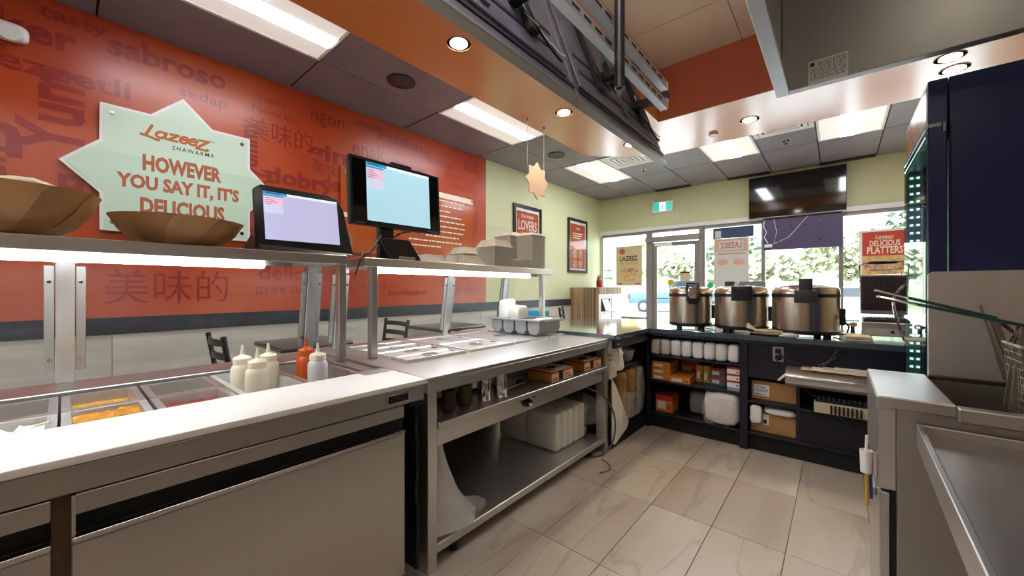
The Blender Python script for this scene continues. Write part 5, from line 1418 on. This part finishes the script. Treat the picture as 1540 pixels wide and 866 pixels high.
t = thing('clear_cup_stack', 'stack of clear plastic cups in wrap beside the brown paper bowls', 'cups', (-1.425, 3.44, ZL))
for j in range(10):
    z = ZL + .035 * j
    MB().lathe([(.04, z), (.055, z + .1), (.058, z + .1)], (-1.425, 3.44, 0), 18, cap=False).build('clear_cup', 'cup_plastic', t, smooth=True)
MB().blob((-1.425, 3.435, ZL + .215), (.13, .13, .43), .45, .016, 14, 5, 26, 20, flat=True).build('clear_wrap', 'film', t, smooth=True)
# ---- rice cookers on the counter
def cooker(label, x, y, r, h, latch):
    t = thing('rice_cooker', label, 'rice cooker', (x, y, CT), 'rice cookers on the counter')
    z = CT + .0005; b = z + .055
    MB().lathe([(r * .93, 0), (r, .012), (r, .03), (r * .96, .03)], (x, y, b - .03), 44).build('base_ring', 'black_plastic', t, smooth=True)
    MB().lathe([(r, .0), (r, h * .72)], (x, y, b), 48, cap=False).build('body', 'cooker_steel', t, smooth=True)
    MB().lathe([(r * 1.012, h * .715), (r * 1.012, h * .79), (r * .97, h * .79)], (x, y, b), 48, cap=False).build('seal_band', 'black_plastic', t, smooth=True)
    MB().lathe([(r * 1.0, h * .79), (r * 1.0, h * .88), (r * .95, h * .93), (r * .7, h * .97), (0, h)], (x, y, b), 48, cap=False).build('lid', 'cooker_steel', t, smooth=True)
    for k in range(4):
        a = PI / 4 + k * PI / 2 + .3
        MB().cyl((x + r * .72 * math.cos(a), y + r * .72 * math.sin(a), z), (x + r * .72 * math.cos(a), y + r * .72 * math.sin(a), b - .02), .024, 14).build('foot', 'black_plastic', t)
    D = math.atan2(-y, -x) + (.12 if latch == 'round' else .02)     # latch faces the kitchen
    Mx = Matrix.Translation((x, y, b)) @ Matrix.Rotation(D, 4, 'Z')
    if latch == 'round':
        MB().blob((r + .012, 0, h * .77), (.035, .11, .17), .55, M=Mx).build('latch', 'black_plastic', t, smooth=True)
        MB().blob((r + .026, 0, h * .83), (.02, .085, .11), .6, M=Mx).build('latch_plate', 'chrome', t, smooth=True)
        MB().tube([Mx @ Vector((r * .9, -.05, h * .9)), Mx @ Vector((r * .93, -.045, h * 1.07)), Mx @ Vector((r * .93, .045, h * 1.07)), Mx @ Vector((r * .9, .05, h * .9))], .011, 10).build('lid_handle', 'black_plastic', t, smooth=True)
    elif latch == 'wide':
        MB().box(r - .02, r + .035, -.075, .075, h * .62, h * .98, Mx).build('latch', 'navy_panel', t, bevel=.01, seg=2)
        MB().box(r + .034, r + .04, -.06, .06, h * .84, h * .9, Mx).build('latch_lip', 'black_plastic', t, bevel=.002)
    else:
        MB().box(r - .02, r + .03, -.068, .068, h * .6, h * .87, Mx).box(r - .02, r + .022, -.04, .04, h * .8, h * 1.12, Mx).build('latch', 'dark_grey', t, bevel=.008, seg=2)
        MB().lathe([(.016, 0), (.016, .08)], seg=16, M=Mx @ Matrix.Translation((r, .04, h * 1.07)) @ Matrix.Rotation(PI / 2, 4, 'X')).build('latch_pin', 'alu', t)
    MB().box(-r * .35, -r * .1, -.03, .03, h * .96, h * 1.02, Mx).build('steam_vent', 'black_plastic', t, bevel=.006)
    Mr = Matrix.Translation((x, y, b)) @ Matrix.Rotation(D + R(92), 4, 'Z')
    MB().box(r - .01, r + .025, -.04, .04, h * .12, h * .48, Mr).build('side_socket', 'black_plastic', t, bevel=.006)
    MB().tube([Mr @ Vector((r + .02, 0, h * .2)), Mr @ Vector((r + .05, .02, h * .08)), Mr @ Vector((r + .04, .05, -.03)), Mr @ Vector((r - .03, .1, -.045))], .007).build('cord', 'black_plastic', t, smooth=True)
cooker('leftmost steel rice cooker with a chrome latch and looped black handle', -1.05, 3.80, .182, .335, 'round')
cooker('middle steel rice cooker with a wide dark latch', -.635, 3.79, .203, .34, 'wide')
cooker('rightmost and largest steel rice cooker with a tall grey latch', -.195, 3.73, .212, .345, 'tall')
# plate with bread, wraps on the counter
t = thing('plate', 'oval plate in front of the gap between the middle and right rice cookers', 'plate', (-.43, 3.56, CT))
MB().lathe([(.06, 0), (.14, .012), (.17, .022), (.165, .024), (.13, .016), (0, .01)], (-.41, 3.61, CT + .0005), 30, sy=.55).build('dish', 'paper_cream', t, smooth=True)
o = MB().blob((-.40, 3.60, CT + .035), (.22, .1, .025), .8, .008, 16, 3).build('flatbread', 'bread', None, smooth=True); tag(o, 'pale flatbread lying on the oval plate', 'bread')
t = thing('paper_slip', 'curled paper slip sticking up from the oval plate', 'paper', (-.52, 3.6, CT + .03))
MB().prism([(-.56, CT + .05), (-.49, CT + .03), (-.485, CT + .032), (-.553, CT + .09)], 3.58, 3.66, 'xz').build('slip', 'paper_cream', t)
t = thing('wrapped_pack', 'bluish wrapped packet between plate and right rice cooker', 'pack', (-.27, 3.53, CT))
MB().blob((-.275, 3.54, CT + .017), (.11, .05, .034), .6, .008, 20, 5).build('packet', 'foam_white', t, smooth=True)
for k in range(3):
    o = MB().box(.03 + .008 * k, .19 - .006 * k, 3.56, 3.8, CT + .001 + .012 * k, CT + .012 + .012 * k).build('folded_wrap', 'paper_cream' if k != 1 else 'bread', None, bevel=.004)
    tag(o, ('bottom', 'middle', 'top')[k] + ' folded paper wrap left of the panini grill', 'paper', 'folded wraps on the counter end')
# back of a payment terminal and a small stand behind the cookers
t = thing('payment_screen', 'grey back of a customer screen behind the middle rice cooker', 'screen', (-.62, 4.3, CT))
MB().box(-.74, -.52, 4.30, 4.325, 1.16, 1.345).build('casing', 'grey_plastic', t, bevel=.004)
MB().cyl((-.63, 4.33, CT + .012), (-.63, 4.33, 1.2), .02).build('column', 'dark_grey', t)
MB().box(-.72, -.54, 4.25, 4.42, CT + .0005, CT + .013).build('foot', 'dark_grey', t, bevel=.003)
t = thing('napkin_dispenser', 'narrow dark dispenser behind the middle rice cooker, left of the grey screen', 'dispenser', (-.84, 4.35, CT))
MB().box(-.86, -.775, 4.28, 4.4, CT + .0005, 1.345).build('case', 'dark_grey', t, bevel=.005)
MB().box(-.85, -.785, 4.275, 4.28, 1.0, 1.3).build('front_plate', 'grey_plastic', t)

# ---- panini grill
t = thing('panini_grill', 'open panini grill with ribbed upper plate at the right end of the counter', 'grill', (.28, 3.9, CT))
gx0, gx1, gy0, gy1 = .13, .47, 3.74, 4.06
MB().box(gx0, gx1, gy0, gy1, CT + .03, CT + .13).build('body', 'steel_h', t, bevel=.006)
MB().box(gx0 + .03, gx1 - .0, gy0 - .004, gy0, CT + .035, CT + .085).build('front_plate', 'foam', t)
MB().lathe([(.022, 0), (.02, .02), (0, .022)], seg=20, M=Matrix.Translation((.355, gy0 - .004, CT + .06)) @ Matrix.Rotation(PI / 2, 4, 'X')).build('knob', 'black_plastic', t, smooth=True)
MB().lathe([(.01, 0), (.008, .008), (0, .008)], seg=14, M=Matrix.Translation((.29, gy0 - .004, CT + .064)) @ Matrix.Rotation(PI / 2, 4, 'X')).build('pilot_lamp', 'black_plastic', t)
MB().box(gx0 + .01, gx1 - .01, gy0 + .01, gy1 - .05, CT + .13, CT + .15).build('lower_plate', 'tv_groove', t, bevel=.003)
m = MB()
for k in range(22): m.box(gx0 + .02 + .014 * k, gx0 + .026 + .014 * k, gy0 + .015, gy1 - .06, CT + .15, CT + .157)
m.build('lower_ribs', 'dark_grey', t)
for x in (gx0 + .04, gx1 - .04):
    for y in (gy0 + .04, gy1 - .04): MB().cyl((x, y, CT + .0005), (x, y, CT + .03), .018).build('foot', 'black_plastic', t)
MB().box(gx0, gx1, gy1 - .09, gy1 - .04, CT + .175, CT + .475).build('lid_shell', 'steel_h', t, bevel=.006)
MB().box(gx0 + .003, gx1 - .01, gy1 - .115, gy1 - .09, CT + .205, CT + .46).build('upper_plate', 'grill_plate', t, bevel=.003)
for k in range(20): MB().box(gx0 + .012 + .0155 * k, gx0 + .018 + .0155 * k, gy1 - .122, gy1 - .115, CT + .21, CT + .455).build('rib', 'grill_plate', t)
yb = gy1 - .1
MB().tube([(gx0, yb, CT + .35), (gx0 - .004, yb, CT + .545), (gx0 + .03, yb, CT + .56), (gx0 + .24, yb, CT + .565), (gx0 + .28, yb, CT + .545), (gx0 + .28, yb, CT + .46)], .005).tube([(gx0 + .05, yb, CT + .46), (gx0 + .055, yb, CT + .505), (gx0 + .22, yb, CT + .508), (gx0 + .225, yb, CT + .46)], .004).build('handle_bar', 'chrome', t, smooth=True)
MB().lathe([(.004, 0), (.012, .02), (.014, .08), (.012, .15), (.004, .17)], seg=14, M=Matrix.Translation((gx0 + .04, yb, CT + .562)) @ Matrix.Rotation(PI / 2, 4, 'Y')).build('handle_grip', 'black_plastic', t, smooth=True)
MB().tube(sm([(.40, gy0 + .02, 1.33), (.345, 3.65, 1.31), (.293, 3.645, 1.226), (.287, 3.645, 1.16), (.308, 3.645, 1.047), (.338, 3.65, .935), (.36, 3.72, .93)]), .008, 8).build('steel_hose', 'chrome', t, smooth=True)
t = thing('oven_brush', 'small pale triangular scraper left of the panini grill', 'scraper', (.1, 3.72, CT))
MB().prism([(.045, CT + .1), (.085, CT + .118), (.11, CT + .112), (.11, CT + .088), (.085, CT + .082)], 3.80, 3.86, 'xz').build('head', 'bread', t, bevel=.003)
MB().cyl((.085, 3.83, CT + .0005), (.085, 3.83, CT + .085), .012).build('stem', 'dark_grey', t)

# ================================================================== RIGHT SIDE
# glass door merchandiser
t = thing('glass_door_fridge', 'tall dark navy fridge with a glass door and lit edge strips on the right', 'fridge', (.7, 2.47, 0))
fx, fy0, fy1, fz = .318, 2.16, 2.78, 2.075
MB().box(fx, 1.0, fy0, fy0 + .04, .02, fz).box(fx, 1.0, fy1 - .04, fy1, .02, fz).box(.96, 1.0, fy0 + .04, fy1 - .04, .02, fz).box(fx, .96, fy0 + .04, fy1 - .04, .02, .22).box(fx, .96, fy0 + .04, fy1 - .04, fz - .2, fz).build('cabinet', 'navy', t, bevel=.003)
MB().box(.264, fx - .002, fy0, fy1, 1.905, fz).build('header', 'navy', t, bevel=.003)
MB().box(.2625, .264, fy0 + .02, fy1 - .02, 1.925, fz - .02).build('header_face', 'pepper', t)
dr = MB().box(.264, fx - .004, fy0, fy0 + .035, .2, 1.9).box(.264, fx - .004, fy0 + .035, fy1 - .035, 1.85, 1.9).box(.264, fx - .004, fy0 + .035, fy1 - .035, .2, .26).build('door', 'navy', t, bevel=.003)
MB().box(.258, .2638, fy0 + .001, fy1 - .001, .21, 1.89).build('door_glass', 'glass_green', dr)
MB().box(.2635, .3, fy0 - .004, fy0 - .0005, 1.893, 1.91).box(.30, .312, fy0 - .006, fy0 - .0005, 1.87, 1.91).build('hinge', 'chrome', t, bevel=.002)
MB().box(.256, .262, fy0 + .001, fy1 - .001, 1.892, 1.9).box(.256, .262, fy0 + .001, fy1 - .001, 1.862, 1.875).build('chrome_strip', 'chrome', t)
MB().box(fx + .0005, fx + .006, fy0 - .0045, fy0 - .0005, .1, 1.89).build('door_gap', 'black_matte', t)
MB().box(fx + .02, .95, fy0 + .045, fy1 - .045, .22, .235).build('inner_floor', 'dark_grey', t)
for z in (.62, .98, 1.32, 1.62):
    MB().box(fx + .03, .94, fy0 + .045, fy1 - .045, z, z + .006).build('shelf', 'clear_plastic', t)
MB().box(.264, fx - .004, fy1 - .035, fy1, .2, 1.9).build('lock_stile', 'teal_frame', dr, bevel=.003)
for x in (.274, .297):
    for k in range(40):
        z = .3 + k * .039
        MB().box(x, x + .011, fy1 - .0405, fy1 - .0355, z, z + .009).build('led_segment', 'fridge_led', dr)

# fryer
t = thing('deep_fryer', 'stainless deep fryer with tall side splash guard on the right', 'fryer', (.5, 1.88, 0))
qx, qy0, qy1, qz = .09, 1.625, 2.135, .95
MB().box(qx + .045, 1.1, qy0, qy0 + .025, .12, .925).box(qx + .045, 1.1, qy1 - .02, qy1, .12, .93).box(qx + .045, .25, qy0 + .025, qy1 - .02, .7, .92).box(1.0, 1.1, qy0 + .025, qy1 - .02, .12, .95).build('cabinet', 'steel_dull', t, bevel=.003)
MB().box(qx + .002, qx + .045, qy0 + .005, qy1, .665, .915).build('front_panel', 'steel_worn', t, bevel=.003)
MB().box(qx, .255, qy0 - .004, qy1 + .004, .915, qz).build('front_ledge', 'steel_worn', t, bevel=.004)
d = MB().box(qx + .008, qx + .032, qy0 + .008, qy1 - .01, .13, .655).build('door', 'steel', t, bevel=.003)
MB().box(qx - .012, qx + .008, qy0 + .1, qy0 + .2, .6, .63).build('door_handle', 'steel_dull', d, bevel=.004)
MB().box(qx + .033, qx + .044, qy0 + .003, qy1, .13, .665).build('door_gap', 'black_matte', t)
MB().box(.255, 1.0, qy0 - .012, qy0 + .03, .905, .945).build('near_rim', 'steel_worn', t, bevel=.004)
MB().box(.255, 1.0, qy1 - .045, qy1 - .018, .90, .955).build('far_rim', 'grease', t, bevel=.003)
MB().box(.257, 1.0, qy0 + .03, qy1 - .045, .70, .715).box(.2555, .262, qy0 + .03, qy1 - .045, .715, .92).box(.262, 1.0, qy1 - .052, qy1 - .045, .715, .94).box(.262, 1.0, qy0 + .03, qy0 + .036, .715, .9).build('tank', 'steel_dull', t)
stuff(MB().box(.262, 1.0, qy0 + .036, qy1 - .052, .80, .805).build('frying_oil', 'oil_dark', t))
MB().prism([(.2605, .93), (1.1, .93), (1.1, 1.344), (.272, 1.342), (.2605, 1.33)], qy1 + .001, qy1 + .014, 'xz').build('splash_guard', 'splash_steel', t, bevel=.002)
MB().prism([(.385, 1.22), (.391, 1.22), (.446, .96), (.438, .96)], qy1 - .012, qy1 + .0005, 'xz').build('seam_strip', 'steel_dull', t)
for x in (.2, .9):
    for y in (qy0 + .06, qy1 - .06): MB().cyl((x, y, 0), (x, y, .12), .025).build('leg', 'steel_dull', t)

def basket(label, y, hx0, hz0, hx1, hz1, x0=.40):
    t = thing('fry_basket', label, 'basket', (x0 + .1, y, .95), 'fry baskets over the fryer')
    x1, y0, y1, z0, z1 = x0 + .27, y - .075, y + .075, .93, 1.12
    m = MB()
    n = 9
    for k in range(n + 1):
        z = z0 + (z1 - z0) * k / n; s = .012 * (1 - k / n)
        m.tube([(x0 + s, y0 + s, z), (x1 - s, y0 + s, z), (x1 - s, y1 - s, z), (x0 + s, y1 - s, z)], .0017, 4, True)
    for k in range(15):
        x = x0 + .01 + (x1 - x0 - .02) * k / 14
        m.tube([(x, y0, z1), (x, y0 + .012, z0), (x, y1 - .012, z0), (x, y1, z1)], .0014, 4)
    for k in range(8):
        yy_ = y0 + .01 + (y1 - y0 - .02) * k / 7
        m.tube([(x0, yy_, z1), (x0 + .012, yy_, z0), (x1 - .012, yy_, z0), (x1, yy_, z1)], .0014, 4)
    m.build('wire_mesh', 'basket_wire', t)
    MB().tube([(x0, y0, z1), (x1, y0, z1), (x1, y1, z1), (x0, y1, z1)], .005, 6, True).build('top_rim', 'strut_steel', t)
    for s in (-.022, .022):
        MB().prism([(hx1 + .002, hz1), (hx1 + .014, hz1), (x0 + .002, z0 + .0), (x0 - .01, z0 + .01)], y + s - .003, y + s + .003, 'xz').build('hanger_bar', 'basket_wire', t)
    P0 = Vector((hx0, y, hz0)); P1 = Vector((hx1 + .01, y, hz1)); dd = P1 - P0
    for s, w in ((-.022, .0), (.022, .0)):
        a = P0 + Vector((0, s * .8, 0)); b = P1 + Vector((0, s, 0))
        MB().tube([a + dd * .3, a + dd * .48, a + dd * .52, b], .0048, 8).build('handle_grip', 'handle_green', t, smooth=True)
    MB().tube([P0 + dd * .34 + Vector((0, -.018, 0)), P0 + dd * .02 + Vector((0, -.014, 0)), P0, P0 + dd * .02 + Vector((0, .014, 0)), P0 + dd * .34 + Vector((0, .018, 0))], .0045, 8).build('handle_loop', 'chrome', t, smooth=True)
    MB().tube([P1 + Vector((-.04, -.02, .008)), P1 + Vector((0, -.02, 0)), (x0, y - .02, z1)], .004).tube([P1 + Vector((-.04, .02, .008)), P1 + Vector((0, .02, 0)), (x0, y + .02, z1)], .004).build('handle_wire', 'chrome', t, smooth=True)
basket('farther fry basket with dark green handle resting over the fryer', 1.93, .105, 1.272, .37, 1.185, .44)
basket('nearer fry basket with dark green handle at the right edge', 1.745, .10, 1.252, .385, 1.175, .375)

# pen holder clipped to the fryer front
t = thing('pen_holder', 'white clip holder with pencils on the fryer front edge', 'holder', (.075, 1.66, .8))
MB().lathe([(.014, 0), (.016, .07), (.012, .07), (.011, .004)], (.068, 1.64, .70), 14, cap=False).build('tube', 'label_white', t, smooth=True)
MB().cyl((.068, 1.64, .75), (.07, 1.648, .815), .004).build('white_pen', 'label_white', t)
MB().cyl((.07, 1.638, .60), (.07, 1.636, .71), .005).build('pencil', 'pen_yellow', t)
MB().cyl((.08, 1.643, .62), (.078, 1.64, .71), .004).build('blue_pen', 'pen_blue', t)
MB().box(.0835, .0915, 1.63, 1.65, .695, .77).build('clip', 'chrome', t)

# steel drip table in front of the fryer
t = thing('steel_table', 'low rimmed stainless work table at the lower right corner', 'table', (.5, 1.2, 0))
T = Matrix.Rotation(R(-1.3), 4, 'Z'); T.translation = (.186, 1.605, 0)
Lx, Ly, zt = 1.0, -1.5, .884
MB().box(0, Lx, Ly, 0, zt - .028, zt - .022, T).build('top', 'steel_worn', t)
MB().box(-.012, .0, Ly, 0, zt - .065, zt, T).build('left_rim', 'steel_h', t, bevel=.002)
MB().box(-.012, Lx, .0, .012, zt - .06, zt, T).build('back_rim', 'steel_h', t, bevel=.002)
MB().box(-.012, Lx, Ly - .012, Ly, zt - .06, zt, T).build('near_rim', 'steel_h', t, bevel=.002)
MB().box(Lx, Lx + .012, Ly, .012, zt - .06, zt, T).build('right_rim', 'steel_h', t, bevel=.002)
for x, y in ((.4, -.05), (Lx - .05, -.05), (.4, Ly + .05), (Lx - .05, Ly + .05)):
    MB().lathe([(.02, 0), (.02, zt - .028)], (x, y, 0), 14, M=T).build('leg', 'steel_dull', t)
o = MB().box(.405, .409, 1.28, 1.315, zt - .0215, zt + .012).build('white_clip', 'label_white', None, bevel=.001); tag(o, 'small white clip standing on the rimmed steel table at the right edge', 'clip')

# ================================================================== OVERHEAD
# extraction hood, open below
t = thing('extraction_hood', 'large grey stainless extraction hood hanging at the upper right', 'hood', (.5, .9, 2.08))
hx0, hx1, hy0, hy1, hz0, hz1 = -.197, 1.25, -.55, 1.965, 2.08, 2.75
MB().box(hx0 + .021, hx1, 1.925, hy1, hz0 + .004, hz1).build('end_panel', 'steel_dull', t, bevel=.002)
MB().box(hx0, hx0 + .02, hy0, hy1, hz0 + .02, hz1).build('front_panel', 'steel', t, bevel=.002)
MB().box(hx0, hx0 + .045, hy0, hy1 - .01, hz0, hz0 + .02).build('front_lip', 'strut_steel', t, bevel=.003)
MB().box(hx0 + .02, hx1, hy0, hy0 + .03, hz0 + .004, hz1).build('end_panel', 'steel_dull', t)
MB().box(hx0 + .02, hx1, hy0 + .03, 1.925, hz1 - .02, hz1).build('roof', 'steel_dull', t)
MB().box(hx1 - .03, hx1, hy0 + .03, 1.925, hz0 + .004, hz1 - .02).build('back_panel', 'steel_dull', t)
for k in range(4):
    MB().prism([(.75, hz1 - .05), (.78, hz1 - .03), (1.2, hz0 + .15), (1.17, hz0 + .13)], hy0 + .1 + .56 * k, hy0 + .63 + .56 * k, 'xz').build('grease_filter', 'steel', t)
for x, y in ((.1, 1.7), (1.1, 1.7), (.1, -.3), (1.1, -.3)): MB().cyl((x, y, hz1), (x, y, RZ), .008, 8).build('hanger_rod', 'strut_steel', t)
for y in (.1, 1.1):  # two globes out of view, added to brighten the inside of the hood
    g = MB().lathe([(.05, 0), (.05, -.03), (.055, -.03), (.055, -.035)], (.45, y, hz1 - .021), 18).build('fill_socket', 'alu', t)
    MB().lathe([(0, -.16), (.035, -.15), (.052, -.12), (.052, -.04), (.045, -.036)], (.45, y, hz1 - .021), 18, cap=False).build('fill_globe', 'hood_fill_glow', g, smooth=True)
st = MB().box(-.09, .03, 1.9232, 1.9248, 2.085, 2.178).build('rating_plate', 'white_metal', t)
m = MB(); q = random.Random(4)
for k in range(9):
    z = 2.165 - .008 * k; x = -.06 if k < 3 else -.084
    while x < .02:
        w = q.uniform(.004, .014); m.box(x, min(x + w, .024), 1.9226, 1.9233, z, z + .0025); x += w + .003
m.box(-.084, -.07, 1.9226, 1.9233, 2.155, 2.17)
m.build('plate_print', 'dark_grey', st)

# menu screens seen from behind, tilted towards the customers
def menu_screen(label, y0, y1):
    t = thing('menu_screen', label, 'screen', (-1.1, (y0 + y1) / 2, 2.18), 'menu screens hanging over the line')
    u = Vector((0, -1, 0)); v = Vector((-.36, 0, 1)).normalized(); nn = u.cross(v).normalized()
    if nn.x < 0: nn = -nn
    O = Vector((-.93, y1, 2.18)); L = y1 - y0; Hh = .72
    def P(a, b, c): return O + u * a + v * b + nn * c
    def bx(a0, a1, b0, b1, c0, c1):
        m = MB(); p = [P(a, b, c) for c in (c0, c1) for a, b in ((a0, b0), (a1, b0), (a1, b1), (a0, b1))]
        return m.add(p, [(3, 2, 1, 0), (4, 5, 6, 7), (0, 1, 5, 4), (1, 2, 6, 5), (2, 3, 7, 6), (3, 0, 4, 7)])
    bx(0, L, 0, Hh, -.045, -.012).build('casing', 'tv_back', t, bevel=.004)
    bx(-.002, L + .002, -.004, .022, -.05, -.008).build('bezel', 'alu', t, bevel=.002)
    bx(.015, L - .015, .02, Hh - .02, -.0465, -.0455).build('screen_glass', 'black_gloss', t)
    bx(.05, L - .05, .10, Hh - .05, -.012, .0).build('rear_cover', 'tv_back', t, bevel=.004)
    bx(.0, L * .97, .062, .085, -.0125, -.006).build('groove', 'tv_groove', t)
    for a, b, c, d in ((.1, L * .46, .2, .222), (L * .52, L - .1, .2, .222), (.1, L * .46, .31, .33), (L * .52, L - .1, .31, .33)):
        bx(a, b, c, d, -.0005, .004).build('groove', 'tv_groove', t)
    bx(L * .47, L * .51, .14, Hh - .05, 0, .012).build('rib', 'tv_back', t, bevel=.002)
    for a in (L * .25, L * .75):
        bx(a - .03, a + .03, .18, Hh - .02, .004, .03).build('mount_arm', 'black_plastic', t, bevel=.003)
        MB().tube([P(a - .05, .24, .03), P(a, .19, .045), P(a + .05, .25, .03), P(a + .03, .4, .03)], .005).build('wire_loop', 'chrome' if a < L / 2 else 'black_plastic', t, smooth=True)
    bx(L * .48, L * .56, .34, .5, .0, .03).build('port_box', 'black_plastic', t, bevel=.003)
    MB().tube(sm([P(L * .3, .62, .02), P(L * .27, .4, .03), P(L * .22, .2, .03), P(L * .12, .12, .025), P(L * .08, .15, .02)]), .006).build('cable', 'black_plastic', t, smooth=True)
    MB().tube([P(L * .8, .6, .02), P(L * .77, .35, .03), P(L * .68, .2, .03), P(L * .6, .22, .02)], .005).build('cable', 'black_plastic', t, smooth=True)
    MB().tube(sm([P(L * .22, .2, .032), P(L * .18, .165, .034), P(L * .15, .175, .03), P(L * .12, .15, .034), P(L * .08, .16, .034)]), .004).build('white_cable', 'white_metal', t, smooth=True)
    for s in (-.225, .225): MB().box(-1.05, -.80, (y0 + y1) / 2 + s - .025, (y0 + y1) / 2 + s + .025, 2.45, 2.49).build('mount_link', 'black_plastic', t)
menu_screen('far menu screen seen from behind, below the ends of the slotted rails', 1.60, 2.815)
menu_screen('near menu screen seen from behind, cut by the top of the frame', .37, 1.588)
def strut(label, z, yend):
    t = thing('slotted_rail', label, 'rail', (-.775, 1.2, z), 'slotted steel rails behind the menu screens')
    m = MB(); y0 = -.6
    m.box(-.796, -.755, y0, yend, z + .038, z + .041).box(-.796, -.793, y0, yend, z, z + .038)
    m.box(-.758, -.755, y0, yend, z, z + .038)
    m.build('channel', 'strut_steel', t)
    MB().box(-.796, -.755, y0, yend, z - .003, z).build('bottom_face', 'strut_steel', t)
    MB().box(-.798, -.753, yend, yend + .006, z - .004, z + .042).build('end_cap', 'white_metal', t)
    y = y0 + .03; sl = None
    while y < yend - .07:
        if sl is None: sl = MB().box(-.7552, -.7543, y, y + .058, z + .014, z + .027).build('slot', 'black_matte', t); s0 = y
        else:
            o = sl.copy(); COL.objects.link(o); o.parent = t; o.location = (0, y - s0, 0)
        y += .09
strut('lower of two slotted steel rails beside the black pole', 1.28 + 1.045, 2.28)
strut('upper of two slotted steel rails beside the black pole', 1.28 + 1.16, 2.28)
t = thing('ceiling_pole', 'black pole hanging from the recess ceiling in front of the slotted rails', 'pole', (-.725, 1.57, 2.15))
MB().lathe([(.022, 0), (.022, RZ - 2.152)], (-.725, 1.575, 2.152), 24, cap=False).build('tube', 'black_plastic', t, smooth=True)
MB().lathe([(.0175, .03), (.0175, .0), (.022, .0)], (-.725, 1.575, 2.152), 24, cap=False).build('end_ring', 'alu', t)
MB().lathe([(.06, 0), (.06, .01), (.022, .012)], (-.725, 1.575, RZ - .013), 20).build('flange', 'black_plastic', t)
MB().tube([(-.74, 1.60, 2.2), (-.745, 1.62, 2.15), (-.75, 1.63, 2.2)], .006).build('hook', 'chrome', t)
